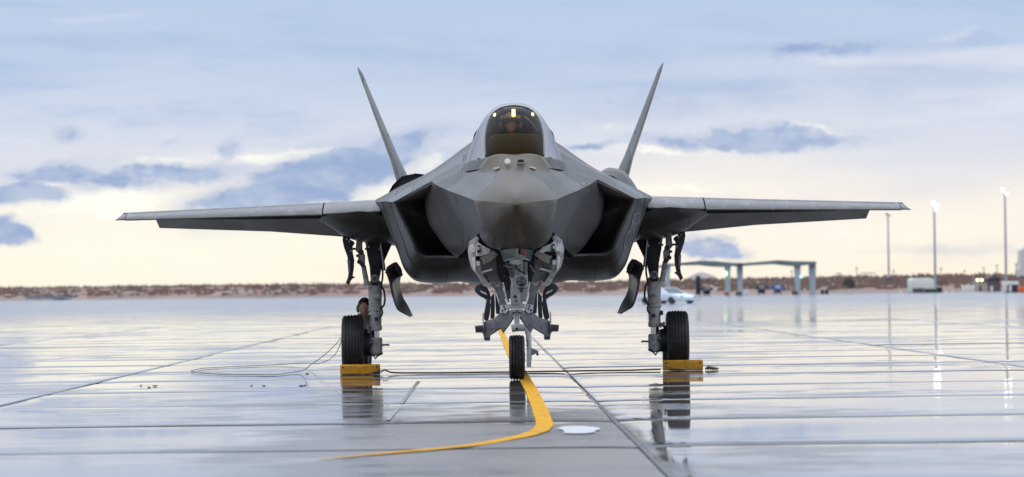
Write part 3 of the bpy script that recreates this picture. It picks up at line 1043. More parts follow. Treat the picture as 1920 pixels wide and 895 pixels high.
def le_sec(x, droop=0.0):
    """leading-edge wedge, nose first, closed loop in (s, z)"""
    a, c = sle(x), fchord(x)
    zt, zb, zl = ztop(x), zbot(x), ZLE(x) - droop
    return [(a, zl), (a + 0.015, zl + 0.022), (a + c * 0.25, zl + (zt - zl) * 0.50), (a + c * 0.6, zl + (zt - zl) * 0.86), (a + c, zt), (a + c, zb), (a + c * 0.5, zl + (zb - zl) * 0.4 - 0.008), (a + 0.012, zl - 0.014)]


def wing_loft(xs, fn):
    return MB().grid([[(x, s_ - NOSE, z) for s_, z in fn(x)] for x in xs], close_u=True, cap0=True, cap1=True)


def box_sec(x):
    a, b_ = sle(x) + fchord(x) + 0.012, hinge(x) - 0.012
    zt, zb = ztop(x), zbot(x)
    zm = 0.55 * zt + 0.45 * zb
    th = (zt - zb)
    pts = []
    for t in (0, 0.15, 0.35, 0.6, 0.85, 1.0):
        pts.append((a + (b_ - a) * t, zt - th * (0.0 if t < 0.3 else 0.30 * ((t - 0.3) / 0.7) ** 1.5) + 0.012 * math.sin(PI * min(1, t * 2))))
    for t in (1.0, 0.7, 0.4, 0.0):
        pts.append((a + (b_ - a) * t, zb + th * 0.32 * (t ** 1.6)))
    return pts


def flap_te_z(x):
    return float(np.interp(x, [1.95, 2.38, 3.4, 4.9], [1.835, 1.862, 1.945, 2.005]))


def flap_sec(x):
    a, b_ = hinge(x) + 0.012, te(x)
    zt = ztop(x) - 0.30 * (ztop(x) - zbot(x))
    zb = zbot(x) + 0.32 * (ztop(x) - zbot(x))
    zc, zt_e = 0.5 * (zt + zb), flap_te_z(x)
    return [(a, zt - 0.004), (a + (b_ - a) * 0.35, zt + (zt_e - zt) * 0.30 + 0.012), (b_, zt_e + 0.006), (b_, zt_e - 0.006), (a + (b_ - a) * 0.5, zb + (zt_e - zb) * 0.50), (a, zb + 0.004)]


for sg in (-1, 1):
    fx_ = (lambda m: m) if sg > 0 else (lambda m: m.flipped_x())
    w = fx_(wing_loft([1.70, 2.0, 2.45, 3.0, 3.8, 4.6, 5.16, 5.24], box_sec)).build('wing', 'airframe', jet, smooth=40)
    fx_(wing_loft([1.70, 2.1, 2.445], le_sec)).build('leading_edge_root', 'edge_tape', w, smooth=40)
    fx_(wing_loft([2.465, 3.2, 4.2, 5.16], lambda x: le_sec(x, 0.006))).build('leading_edge_flap', 'edge_tape', w, smooth=40)
    # raked tip: short slanted cap
    tip = MB().grid([[(5.168, s_ - NOSE, z) for s_, z in le_sec(5.168)], [(5.25, s_ - NOSE, 2.086 + (z - 2.086) * 0.75) for s_, z in le_sec(5.25)], [(5.32, s_ + 0.05 - NOSE, 2.078 + (z - 2.086) * 0.06) for s_, z in le_sec(5.3)]], close_u=True, cap0=True, cap1=True)
    tl = fx_(tip).build('wing_tip', 'edge_tape', w, smooth=40)
    fx_(MB().ball((5.23, sle(5.2) + 0.40 - NOSE, 2.158), (0.016, 0.05, 0.012), 10, 6)).build('navigation_light', 'sensor_glass', tl)
    # hinge seam along the leading-edge flap
    hs_ = [(x, sle(x) + fchord(x) * 0.62 - NOSE, ZLE(x) + (ztop(x) - ZLE(x)) * 0.872 - 0.004) for x in np.linspace(2.5, 5.1, 10)]
    fx_(MB().tube(hs_, 0.006, 6)).build('hinge_seam', 'seam', w)
    gp = [[(x, sle(x) + 0.10 - NOSE, ZLE(x) - 0.012), (x, sle(x) + 0.10 - NOSE, ZLE(x) - 0.012 - 0.045 * max(0.0, (4.3 - x) / 1.8))] for x in np.linspace(2.5, 4.25, 8)]
    fx_(MB().grid([[gp[i][0], gp[i][1], (gp[i][1][0], gp[i][1][1] + 0.3, gp[i][1][2] + 0.005), (gp[i][0][0], gp[i][0][1] + 0.3, gp[i][0][2])] for i in range(8)], close_u=True, cap0=True, cap1=True)).build('flap_shade_strip', 'black', w, smooth=0)  # black strip added as the shade in the tapering gap
    fx_(MB().tube([(g_[1][0], g_[1][1], g_[1][2] - 0.006) for g_ in gp], 0.007, 6)).build('lit_strip', 'edge_tape', w)  # pale strip added as the lit wing underside
    fx_(wing_loft([1.95, 2.38, 3.0, 3.4, 4.2, 4.9], flap_sec)).build('flaperon', 'flap_paint', w, smooth=40)
    # gap shadow block between fixed and moving leading edge
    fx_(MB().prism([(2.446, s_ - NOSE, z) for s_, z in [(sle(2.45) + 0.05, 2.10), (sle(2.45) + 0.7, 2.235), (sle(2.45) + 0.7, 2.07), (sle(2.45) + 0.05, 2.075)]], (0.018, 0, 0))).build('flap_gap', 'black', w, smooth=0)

# ---- wheel bay fairing under each wing root
fair = [
    (6.95, [(1.98, 2.10), (1.93, 2.098), (1.88, 2.094), (1.82, 2.085), (1.76, 2.07), (1.66, 2.03)]),
    (7.35, [(2.34, 2.075), (2.20, 2.045), (2.05, 2.03), (1.9, 2.00), (1.75, 1.97), (1.60, 1.95)]),
    (7.7, [(2.46, 2.055), (2.28, 1.97), (2.08, 1.90), (1.92, 1.84), (1.75, 1.80), (1.55, 1.78)]),
    (8.2, [(2.60, 2.06), (2.38, 1.93), (2.18, 1.80), (1.98, 1.745), (1.75, 1.72), (1.52, 1.70)]),
    (9.6, [(2.62, 2.07), (2.42, 1.94), (2.22, 1.80), (1.98, 1.73), (1.75, 1.70), (1.50, 1.68)]),
    (11.6, [(2.35, 2.10), (2.2, 2.05), (2.05, 1.98), (1.9, 1.92), (1.7, 1.86), (1.45, 1.80)]),
]
fair_rows = loft(fair, 17, 5)
for sg in (-1, 1):
    m = MB().grid(fair_rows)
    if sg < 0:
        m = m.flipped_x()
    m.build('wheel_bay_fairing', 'airframe', jet, smooth=50)

# ---- tails
def fin(rows_def):
    m = MB()
    rows = []
    for (x, z, a, b_, th, nx, nz_) in rows_def:
        loop = []
        for t, w_ in ((0, 0.0), (0.04, 0.45), (0.25, 0.9), (0.45, 1.0), (0.8, 0.45), (1.0, 0.04), (0.8, -0.45), (0.45, -1.0), (0.25, -0.9), (0.04, -0.45)):
            loop.append((x + nx * w_ * th / 2, a + (b_ - a) * t - NOSE, z + nz_ * w_ * th / 2))
        rows.append(loop)
    return m.grid(rows, close_u=True, cap0=True, cap1=True)


for sg in (-1, 1):
    fx_ = (lambda m: m) if sg > 0 else (lambda m: m.flipped_x())
    nx, nz_ = 0.93, -0.36
    fdef = [(1.46, 2.42, 10.5, 14.2, 0.26, nx, nz_), (1.53, 2.62, 10.85, 14.2, 0.185, nx, nz_), (1.645, 2.92, 11.35, 14.25, 0.125, nx, nz_), (1.92, 3.62, 12.2, 14.35, 0.085, nx, nz_), (2.145, 4.20, 12.9, 14.42, 0.05, nx, nz_), (2.18, 4.28, 13.05, 14.40, 0.02, nx, nz_)]
    v = fx_(fin(fdef)).build('vertical_tail', 'airframe', jet, smooth=50)
    # stabiliser lies behind the wing
    st = MB()
    rws = []
    for x, a, b_, th in ((1.15, 12.4, 15.3, 0.10), (2.2, 13.1, 15.5, 0.06), (3.35, 13.9, 14.9, 0.03)):
        rws.append([(x, a - NOSE, 2.03), (x, a + (b_ - a) * 0.4 - NOSE, 2.03 + th / 2), (x, b_ - NOSE, 2.03), (x, a + (b_ - a) * 0.4 - NOSE, 2.03 - th / 2)])
    fx_(st.grid(rws, close_u=True, cap0=True, cap1=True)).build('horizontal_tail', 'airframe', jet, smooth=30)

# ---- dorsal details: auxiliary intake (left of picture), gun bump (right of picture)
gb = loft([(7.3, [(1.15, 2.53), (1.25, 2.52), (1.36, 2.45), (1.46, 2.38), (1.52, 2.33)]),
           (7.8, [(1.12, 2.57), (1.25, 2.625), (1.40, 2.59), (1.52, 2.47), (1.60, 2.33)]),
           (9.4, [(1.12, 2.60), (1.27, 2.675), (1.43, 2.64), (1.57, 2.50), (1.68, 2.32)]),
           (11.2, [(1.15, 2.58), (1.27, 2.62), (1.40, 2.56), (1.50, 2.46), (1.60, 2.34)])], 13, 4)
MB().grid(gb).build('gun_fairing', 'airframe', jet, smooth=50)
au = MB()
auo = [(-1.13, 2.60), (-1.28, 2.62), (-1.46, 2.585), (-1.58, 2.47), (-1.66, 2.33)]
au.grid([[(x, 8.6 - NOSE, z) for x, z in auo], [(x * 0.99, 10.6 - NOSE, z - 0.02) for x, z in auo]])
auh = au.build('auxiliary_intake', 'airframe', jet, smooth=50)
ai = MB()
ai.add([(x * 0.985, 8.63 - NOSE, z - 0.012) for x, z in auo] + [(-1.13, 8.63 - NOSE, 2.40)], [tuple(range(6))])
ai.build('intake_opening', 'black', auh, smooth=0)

# ---- canopy
can_def = [(2.40, 0.10, 2.585, 2.61), (2.52, 0.215, 2.60, 2.69), (2.75, 0.335, 2.61, 2.81), (3.1, 0.43, 2.61, 2.965), (3.5, 0.51, 2.605, 3.105), (4.0, 0.565, 2.60, 3.245), (4.6, 0.595, 2.61, 3.335), (5.3, 0.60, 2.66, 3.32), (6.0, 0.57, 2.74, 3.24), (6.8, 0.42, 2.93, 3.13)]


def can_row(hw, zb, zt):
    shape = [(0, 1.0), (0.16, 0.992), (0.31, 0.955), (0.44, 0.885), (0.56, 0.79), (0.68, 0.64), (0.80, 0.44), (0.90, 0.22), (1.0, 0.0)]
    return [(hw * a, zb + (zt - zb) * b_) for a, b_ in shape]


can_rows = sym(loft([(s, can_row(h, a, b_)) for s, h, a, b_ in can_def], 33, 6))
full = MB().grid(can_rows)
me_tmp = bpy.data.meshes.new('tmp')
me_tmp.from_pydata(full.v, [], full.f)
# front arch (what one looks through from ahead), convex outline in x / z
arch_px = [(54, 297), (54.5, 270), (53, 248), (50, 232), (44, 217), (34, 206), (20, 199), (0, 196)]
arch = []
for u, y in arch_px:
    k = (42.8 + 3.9) / FPX
    arch.append((u * k, 1.086 + (542 - y) * k))
arch_full = arch + [(-x, z) for x, z in reversed(arch[:-1])]
planes = []
for (x0, z0), (x1, z1) in zip(arch_full[:-1], arch_full[1:]):
    nx_, nz2 = (z1 - z0), -(x1 - x0)
    L = math.hypot(nx_, nz2)
    planes.append((Vector((x0, 0, z0)), Vector((nx_ / L, 0, nz2 / L))))
SREAR = 4.62 - NOSE
planes.append((Vector((0, SREAR, 0)), Vector((0, 1, 0))))


def cut(bm, co, no, keep_inner):
    bmesh.ops.bisect_plane(bm, geom=bm.verts[:] + bm.edges[:] + bm.faces[:], plane_co=co, plane_no=no, clear_outer=keep_inner, clear_inner=not keep_inner)


bm = bmesh.new()
bm.from_mesh(me_tmp)
for co_, no_ in planes:
    cut(bm, co_, no_, True)
gi = MB()
bm.verts.index_update()
gi.add([v.co.copy() for v in bm.verts], [[v.index for v in f.verts] for f in bm.faces])
canopy_e = gi.build('windscreen', 'canopy_glass', jet, smooth=60)
bm.free()
go = MB()
for i in range(len(planes)):
    bm = bmesh.new()
    bm.from_mesh(me_tmp)
    for co_, no_ in planes[:i]:
        cut(bm, co_, no_, True)
    cut(bm, planes[i][0], planes[i][1], False)
    bm.verts.index_update()
    go.add([v.co.copy() for v in bm.verts], [[v.index for v in f.verts] for f in bm.faces])
    bm.free()
canopy_o = go.build('canopy', 'canopy_coated', jet, smooth=60)

# bow frame inside the glass, sill frame and the pale edge line of the canopy
from mathutils.bvhtree import BVHTree
bmq = bmesh.new()
bmq.from_mesh(me_tmp)
bvh = BVHTree.FromBMesh(bmq)


def on_canopy(x, z):
    h = bvh.ray_cast(Vector((x, -10, z)), Vector((0, 1, 0)))
    return h[0]


bowpts = []
for x, z in arch_full:
    p = on_canopy(x * 0.99, z)
    if p is not None:
        bowpts.append(p)
if len(bowpts) > 3:
    bp_s = smooth_path([tuple(p) for p in bowpts], 60)
    MB().tube(bp_s, 0.010, 6).build('canopy_bow', 'airframe', canopy_o)
# arch hoop behind the glass (top of it shows as a grey band)
hoop = []
for t in np.linspace(-1, 1, 41):
    a = t * 2.0
    hoop.append((math.sin(a) * 0.40, 4.5 - NOSE, 2.86 + math.cos(a) * 0.40))
hp = MB()
hp.grid([[(x * f_, y + o_, 2.86 + (z - 2.86) * f_) for x, y, z in hoop] for f_, o_ in ((1.0, 0), (0.90, 0.02), (0.90, 0.12), (1.0, 0.12))])
hp.build('bow_arch', 'airframe', canopy_o, smooth=40)
# sill frame skirt round the canopy base
sk = MB()
skrows = []
srow = loft([(s, [(h - 0.01, a + 0.004), (h + 0.012, a - 0.004), (h + 0.035, a - 0.06), (h + 0.06, a - 0.13)]) for s, h, a, b_ in
             [(2.40, 0.10, 2.60, 0), (2.52, 0.215, 2.607, 0), (2.75, 0.335, 2.615, 0), (3.1, 0.43, 2.615, 0), (3.5, 0.51, 2.61, 0), (4.0, 0.565, 2.605, 0), (4.6, 0.595, 2.615, 0), (5.3, 0.60, 2.665, 0), (6.0, 0.57, 2.745, 0)]], 9, 5)
for sgn in (1, -1):
    sk.grid([[(x * sgn, y, z) for x, y, z in r] for r in srow])
sk.build('canopy_sill', 'airframe', canopy_o, smooth=50)

# cockpit interior
tub = MB()
tub.grid([[(0.44 * a, y, z) for a in (-1, -0.5, 0, 0.5, 1)] for y, z in ((3.0 - NOSE, 2.62), (3.9 - NOSE, 2.66), (4.94 - NOSE, 2.75))])
tub.build('cockpit_floor', 'cockpit_dark', jet, smooth=0)
bulk = MB()
bulk.add([(x, 4.95 - NOSE, z) for x, z in ((-0.56, 2.6), (0.56, 2.6), (0.54, 2.75), (0.48, 2.98), (0.34, 3.17), (0.18, 3.28), (0, 3.30), (-0.18, 3.28), (-0.34, 3.17), (-0.48, 2.98), (-0.54, 2.75))], [tuple(range(11))])
bulk.build('cockpit_bulkhead', 'cockpit_dark', jet, smooth=0)
seat = MB()
seat.box((0, 4.75 - NOSE, 2.92), (0.46, 0.14, 0.52))
seat.box((0, 4.74 - NOSE, 3.17), (0.25, 0.12, 0.16))
seat.build('ejection_seat', 'cockpit_dark', jet, bevel=0.03)
gs = MB()
gpts = [(-0.315, 2.60), (0.315, 2.60), (0.325, 2.80), (0.295, 2.875), (0.24, 2.905), (0.08, 2.915), (-0.08, 2.915), (-0.24, 2.905), (-0.295, 2.875), (-0.325, 2.80)]
gs.prism([(x, 3.35 - NOSE, z) for x, z in gpts], (0, 0.5, 0.0))
gs.build('glare_shield', 'cockpit_olive', jet, bevel=0.02)
# interior lamps that show lit through the glass
def lamp_at(px, py, s, r, mt, box=False):
    x, z = fz(px + 3, py, s)
    m = MB()
    if box:
        m.box((x, s - NOSE, z), (r[0], 0.02, r[1]))
    else:
        m.ball((x, s - NOSE, z), (r[0], 0.015, r[1]), 10, 6)
    return m.build('cockpit_lamp', mt, jet)


lamp_at(964, 211, 4.35, (0.040, 0.085), 'lamp_warm', True)
lamp_at(928, 214, 4.2, (0.017, 0.024), 'lamp_warm')
lamp_at(1000, 214, 4.2, (0.017, 0.024), 'lamp_warm')
# curved grab handle reflection strip on the right of the cockpit
hd = [fz(985, 217, 4.3), fz(997, 226, 4.3), (fz(1006, 238, 4.3)), (fz(1011, 246, 4.3))]
MB().tube([(x, 4.3 - NOSE, z) for x, z in hd], 0.008, 6).build('grab_handle', 'steel', jet)

# windscreen base fairing with its lamps and air-data window
wf = loft([(1.95, [(0, 2.455), (0.09, 2.453), (0.18, 2.435), (0.27, 2.40)]), (2.15, [(0, 2.53), (0.12, 2.53), (0.23, 2.49), (0.33, 2.41)]), (2.35, [(0, 2.60), (0.13, 2.603), (0.26, 2.57), (0.37, 2.44)]), (2.5, [(0, 2.645), (0.15, 2.65), (0.285, 2.625), (0.40, 2.48)]), (2.62, [(0, 2.64), (0.15, 2.645), (0.30, 2.62), (0.43, 2.49)])], 13, 4)
MB().grid(sym(wf)).build('windscreen_fairing', 'radome', jet, smooth=50)
dq = MB()
x_, z_ = fz(953, 303, 2.15)
dq.lathe((x_, 2.10 - NOSE, z_), (0, -1, 0.25), [(0, 0.035), (0.02, 0.033), (0.022, 0.001)], 16)
dq.build('nose_lamp', 'lamp_white', jet)
x_, z_ = fz(978, 302, 2.15)
MB().prism([(x_ - 0.045, 2.08 - NOSE, z_ - 0.014), (x_ + 0.045, 2.08 - NOSE, z_ - 0.014), (x_ + 0.024, 2.08 - NOSE, z_ + 0.016), (x_ - 0.024, 2.08 - NOSE, z_ + 0.016)], (0, 0.06, 0)).build('sensor_port', 'black', jet, smooth=0)
for px in (932, 1000):
    x_, z_ = fz(px, 316.5, 2.05)
    sgn = 1 if x_ > 0 else -1
    MB().prism([(x_ - 0.035, 2.0 - NOSE, z_ + 0.002 + sgn * 0.008), (x_ + 0.035, 2.0 - NOSE, z_ + 0.002 - sgn * 0.008), (x_ + 0.03, 2.0 - NOSE, z_ + 0.022 - sgn * 0.008), (x_ - 0.03, 2.0 - NOSE, z_ + 0.022 + sgn * 0.008)], (0, 0.05, 0)).build('white_marker', 'lamp_white', jet, smooth=0)

# ---- nose sensor under the chin, faceted
facet = [(938, 469), (967.5, 464), (998, 469), (992.4, 489), (967.5, 482.5), (944.3, 489)]
f3 = [fz(px, py, 2.05) for px, py in facet]
es = MB()
front_pts = [(x, (1.92 if i in (1, 4) else 2.12) - NOSE, z) for i, (x, z) in enumerate(f3)]
back_pts = [(x, 2.6 - NOSE, z + 0.03) for x, z in f3]
es.add(front_pts + back_pts, [(0, 1, 4, 5), (1, 2, 3, 4)] + [(k, 6 + k, 6 + (k + 1) % 6, (k + 1) % 6) for k in range(6)])
eso = es.build('chin_sensor', 'sensor_teal', jet, smooth=0)
rx0, rz0 = fz(977, 474, 1.98)
MB().box((rx0 + 0.02, 1.995 - NOSE, rz0 + 0.006), (0.10, 0.012, 0.05), Matrix.Rotation(math.atan2(0.2, 0.186), 3, 'Z') @ Matrix.Rotation(0.15, 3, 'Y')).build('sensor_lens', 'sensor_red', eso, bevel=0.004)
for seg in ((0, 5), (5, 4), (4, 3), (3, 2), (1, 4)):
    MB().tube([Vector(front_pts[seg[0]]) + Vector((0, -0.006, 0)), Vector(front_pts[seg[1]]) + Vector((0, -0.006, 0))], 0.005, 6).build('sensor_frame', 'steel', eso)
x_, z_ = fz(967, 487, 2.2)
MB().lathe((x_, 2.10 - NOSE, z_ - 0.012), (0, -0.45, -0.9), [(0, 0.065), (0.018, 0.06), (0.02, 0.03), (0.01, 0.0005)], 20).build('chin_plate', 'gear_white', jet)

# side sensor windows on the forebody (dark blue), mirrored
wpx = [(875, 409), (879, 405), (898, 441), (881, 449)]
for flip in (False, True):
    pl = plate(wpx, 3.30, 3.5, flip)
    pl.build('side_sensor_window', 'sensor_glass', jet, smooth=0)

# forebody hatch edges and stencils
def decal_rows(px0, py0, rows_, s, sl, flipx=False):
    m = MB()
    for r_, (w_, h_) in enumerate(rows_):
        y = py0 + sum(h for _, h in rows_[:r_]) * 1.5
        x = px0 + sl * r_
        for q in range(int(w_ // 3)):
            a, b_ = fz(x + q * 3, y, s), fz(x + q * 3 + 2.2, y + h_, s)
            m.add([(a[0], 0, a[1]), (b_[0], 0, a[1]), (b_[0], 0, b_[1]), (a[0], 0, b_[1])], [(0, 1, 2, 3)])
    return m


lower_rows = [[(x, y, z) for x, y, z in r] for r in loft(bay_st, 25, 6)]
bmq2 = bmesh.new()
tmpm = MB().grid(lower_rows)
tmpm.grid([[(-x, y, z) for x, y, z in r] for r in lower_rows])
tmpm.grid(cowl_rows)
tmpm.grid([[(-x, y, z) for x, y, z in r] for r in cowl_rows])
tmpm.grid(sym(split_loft(deck_st, 0.0, 14.3, 25, 5)))
me2 = bpy.data.meshes.new('tmp2')
me2.from_pydata(tmpm.v, [], tmpm.f)
bmq2.from_mesh(me2)
skin_bvh = BVHTree.FromBMesh(bmq2)


def project(m, off=0.004):
    """drop a front-view outline on to the skin of the aircraft"""
    out = MB()
    vs, ok = [], []
    for v in m.v:
        h = skin_bvh.ray_cast(Vector((v[0], -10, v[2])), Vector((0, 1, 0)))
        ok.append(h[0] is not None)
        vs.append(h[0] + (h[1] if h[1].y < 0 else -h[1]) * off if h[0] is not None else Vector((v[0], 0, v[2])))
    out.add(vs, [f for f in m.f if all(ok[i] for i in f)])
    return out


def outline(pts_px, s, w, closed=True):
    """a thin band along a front-view outline"""
    P3 = [Vector((*fz(px, py, s), 0)) for px, py in pts_px]
    # densify
    Q = []
    n = len(P3)
    for i in range(n if closed else n - 1):
        a, b_ = P3[i], P3[(i + 1) % n]
        for t in np.linspace(0, 1, 6, endpoint=False):
            Q.append(a.lerp(b_, t))
    if not closed:
        Q.append(P3[-1])
    m = MB()
    rows = []
    nq = len(Q)
    for i, p in enumerate(Q):
        d = (Q[(i + 1) % nq if closed else min(i + 1, nq - 1)] - Q[(i - 1) % nq if closed else max(i - 1, 0)]).normalized()
        nr = Vector((-d.y, d.x, 0)) * w / 2
        rows.append([(p.x + nr.x, 0, p.y + nr.y), (p.x - nr.x, 0, p.y - nr.y)])
    m.grid(rows, close_v=closed)
    return m


st = decal_rows(1089, 350, [(12, 5), (18, 2), (18, 2), (18, 2), (18, 2), (15, 2)], 4.6, -1.5)
project(st, 0.006).build('stencil_text', 'stencil', jet, smooth=0)
st = decal_rows(852, 371, [(6, 2.5), (6, 2.5), (6, 2.5), (6, 2.5)], 4.6, 2.0)
project(st, 0.006).build('stencil_text', 'stencil', jet, smooth=0)
# emblem on the right cowl: square marks and a tall oval with bars
mk = [[(1189, 405), (1203, 403), (1199, 421), (1185, 424)]]
for pts in mk:
    project(outline(pts, 6.3, 0.022), 0.005).build('square_mark', 'stencil_pale', jet, smooth=0)
ov = [(1179 + 7.5 * math.cos(t) + (-5.5) * math.sin(t) * -1, 452 - 20 * math.sin(t)) for t in np.linspace(0, 2 * PI, 22, endpoint=False)]
project(outline(ov, 6.5, 0.014), 0.005).build('oval_emblem', 'stencil_pale', jet, smooth=0)
for dxp in (-3, 0, 3):
    project(outline([(1176 + dxp, 461), (1182 + dxp, 442)], 6.5, 0.010, False), 0.006).build('emblem_bar', 'stencil_pale', jet, smooth=0)
# joint rings round the nose and the cowls
for sgn in (-1, 1):
    for ci in (6, 11):
        MB().tube([(sgn * (x + 0.0005), y, z) for x, y, z in cowl_rows[ci][:22]], 0.004, 5).build('panel_seam', 'seam', jet)

# ================================================================== LANDING GEAR
def tyre(c, R, w, parent, nm='tyre', grooves=4):
    m = MB()
    hw = w / 2
    prof = [(-hw * 0.55, R * 0.52), (-hw * 0.86, R * 0.62), (-hw, R * 0.76), (-hw * 0.97, R * 0.88), (-hw * 0.84, R * 0.958), (-hw * 0.68, R * 0.985)]
    g_ = np.linspace(-0.56, 0.56, grooves)
    for k in g_:
        zc = R * (1 - 0.012 * (k / 0.6) ** 2)
        prof += [(hw * (k - 0.06), zc), (hw * (k - 0.035), zc - 0.012), (hw * (k + 0.035), zc - 0.012), (hw * (k + 0.06), zc)]
    prof += [(hw * 0.68, R * 0.985), (hw * 0.84, R * 0.958), (hw * 0.97, R * 0.88), (hw, R * 0.76), (hw * 0.86, R * 0.62), (hw * 0.55, R * 0.52)]
    m.lathe(c, (1, 0, 0), prof, 56)
    return m.build(nm, 'rubber', parent, smooth=28)


nose_gear = empty('nose_gear')
nose_gear.parent = jet
ng = lambda: nose_gear
Y0 = 0.0
nw = tyre((0, 0, 0.270), 0.270, 0.19, nose_gear)
MB().lathe((0, 0, 0.27), (1, 0, 0), [(-0.075, 0.001), (-0.075, 0.06), (-0.055, 0.13), (0.055, 0.13), (0.075, 0.06), (0.1, 0.055), (0.1, 0.001)], 24).build('rim', 'gear_grey', nose_gear, smooth=30)


def gz(py):
    return 1.086 + (542 - py) * 47.0 / FPX


def gx(px):
    return (px - 967.5) * 47.0 / FPX


# fork: bridge over the tyre and one arm down the picture's right
fk = MB()
fk.tube([(gx(958), 0, gz(616)), (gx(968), 0, gz(614)), (gx(982), 0, gz(614.5)), (gx(988), 0, gz(618)), (gx(990), 0, gz(630)), (gx(991), 0, gz(655)), (gx(990.5), 0, gz(675))], [0.045, 0.05, 0.045, 0.042, 0.034, 0.032, 0.034], 10)
fk.box((gx(990), 0, 0.27), (0.055, 0.15, 0.24))
fk.build('fork', 'gear_white', nose_gear, smooth=40)
m = MB()
m.prism([(gx(994), -0.02, gz(652)), (gx(1003), -0.02, gz(656)), (gx(1008), -0.02, gz(658)), (gx(1008), -0.02, gz(664)), (gx(1003), -0.02, gz(663)), (gx(994), -0.02, gz(668))], (0, 0.05, 0))
m.build('tow_bracket', 'gear_grey', nose_gear, bevel=0.004)
MB().frustum((gx(1006), 0.0, gz(662)), (gx(1006), 0.0, gz(667)), 0.014, 0.014).build('tow_pin', 'gear_black', nose_gear)
MB().frustum((gx(968.5), 0.02, gz(612)), (gx(968.5), 0.03, gz(580)), 0.041, 0.041, 20).build('piston', 'chrome', nose_gear)
MB().box((gx(965), -0.03, gz(615.5)), (0.04, 0.05, 0.05)).build('fork_clevis', 'gear_white', nose_gear, bevel=0.008)
MB().frustum((gx(968), -0.085, gz(616.5)), (gx(968), -0.05, gz(616.5)), 0.016, 0.016, 10).build('fork_bolt', 'gear_black', nose_gear)
m = MB()
m.box((gx(968.5), 0.02, gz(586)), (0.155, 0.12, 0.075))
m.box((gx(968.5), -0.042, gz(583)), (0.13, 0.02, 0.03))
m.build('lower_collar', 'gear_white', nose_gear, bevel=0.008)
MB().tube([(gx(959), -0.05, gz(588)), (gx(966), -0.06, gz(586)), (gx(968), -0.065, gz(583)), (gx(971), -0.06, gz(586)), (gx(978), -0.05, gz(588))], 0.007, 6).build('collar_cable', 'gear_black', nose_gear)
MB().box((gx(970), 0.0, gz(574.5)), (0.25, 0.14, 0.056)).build('steering_plate', 'gear_white', nose_gear, bevel=0.01)
MB().frustum((gx(969), 0.03, gz(577)), (gx(968.5), 0.12, gz(486)), 0.075, 0.085, 18).build('strut_cylinder', 'gear_white', nose_gear, smooth=40)
m = MB()
m.box((gx(966.5), -0.05, gz(554)), (0.12, 0.10, 0.21))
m.build('valve_block', 'gear_white', nose_gear, bevel=0.01)
m = MB()
m.box((gx(982), -0.04, gz(551)), (0.085, 0.09, 0.185))
m.box((gx(978.5), -0.09, gz(545)), (0.03, 0.02, 0.03))
m.box((gx(979.5), -0.09, gz(560)), (0.045, 0.02, 0.012))
m.build('steering_actuator', 'gear_beige', nose_gear, bevel=0.008)
for (px, py, r) in ((965.5, 556, 0.018), (967.5, 564.5, 0.013), (977, 545.5, 0.014), (987, 557, 0.008), (973, 540.5, 0.008), (979, 540.5, 0.008)):
    MB().frustum((gx(px), -0.125, gz(py)), (gx(px), -0.09, gz(py)), r, r * 1.1, 10).build('hydraulic_fitting', 'gear_dark', nose_gear)
# taxi light
lh = MB()
lh.box((gx(977.5), -0.15, gz(527)), (0.155, 0.17, 0.155))
lho = lh.build('light_housing', 'gear_white', nose_gear, bevel=0.014)
MB().lathe((gx(977.5), -0.237, gz(528)), (0, -1, 0), [(0.0, 0.064), (0.016, 0.064), (0.016, 0.056), (-0.004, 0.02), (-0.006, 0.001)], 24).build('taxi_light', 'reflector', lho, smooth=40)
for a in (0.3, 2.2, 4.1):
    MB().tube([(gx(977.5), -0.252, gz(528)), (gx(977.5) + 0.055 * math.cos(a + 1), -0.252, gz(528) + 0.055 * math.sin(a + 1))], 0.006, 6).build('light_spoke', 'gear_dark', lho)
# bay back wall, links and hoses between the fuselage and the strut
MB().prism([(x, 4.40 - NOSE, z) for x, z in ((-0.30, 1.88), (0.30, 1.88), (0.22, 1.25), (0.10, 0.98), (-0.10, 0.98), (-0.22, 1.25))], (0, 0.12, 0.03)).build('drag_brace', 'gear_black', nose_gear, bevel=0.02)
for (p0, p1, r, mt) in (((952, 492), (961, 520), 0.02, 'gear_grey'), ((985, 492), (985, 516), 0.028, 'gear_beige'), ((957, 500), (962, 500), 0.03, 'gear_grey'), ((940, 495), (948, 520), 0.013, 'gear_dark'), ((945, 497), (958, 501), 0.012, 'gear_beige'), ((994, 497), (1010, 521), 0.008, 'gear_beige'), ((1008, 497), (1015, 487), 0.01, 'gear_beige')):
    MB().frustum((gx(p0[0]), 0.02, gz(p0[1])), (gx(p1[0]), -0.02, gz(p1[1])), r, r).build('drag_link', mt, nose_gear)
for pts, r in (([(968, 492), (969, 501), (975, 508), (982, 512), (986, 520)], 0.010), ([(940, 500), (944, 512), (953, 518), (957, 530), (955, 545)], 0.011), ([(948, 488), (945, 505), (951, 525), (949, 548), (954, 566)], 0.009), ([(995, 500), (997, 520), (993, 540), (995, 562)], 0.010)):
    MB().tube(smooth_path([(gx(a), -0.06, gz(b_)) for a, b_ in pts], 16), r, 7).build('hydraulic_hose', 'hose', nose_gear)
MB().frustum((gx(950), -0.02, gz(545)), (gx(950), -0.02, gz(560)), 0.045, 0.045, 14).build('accumulator', 'gear_grey', nose_gear)

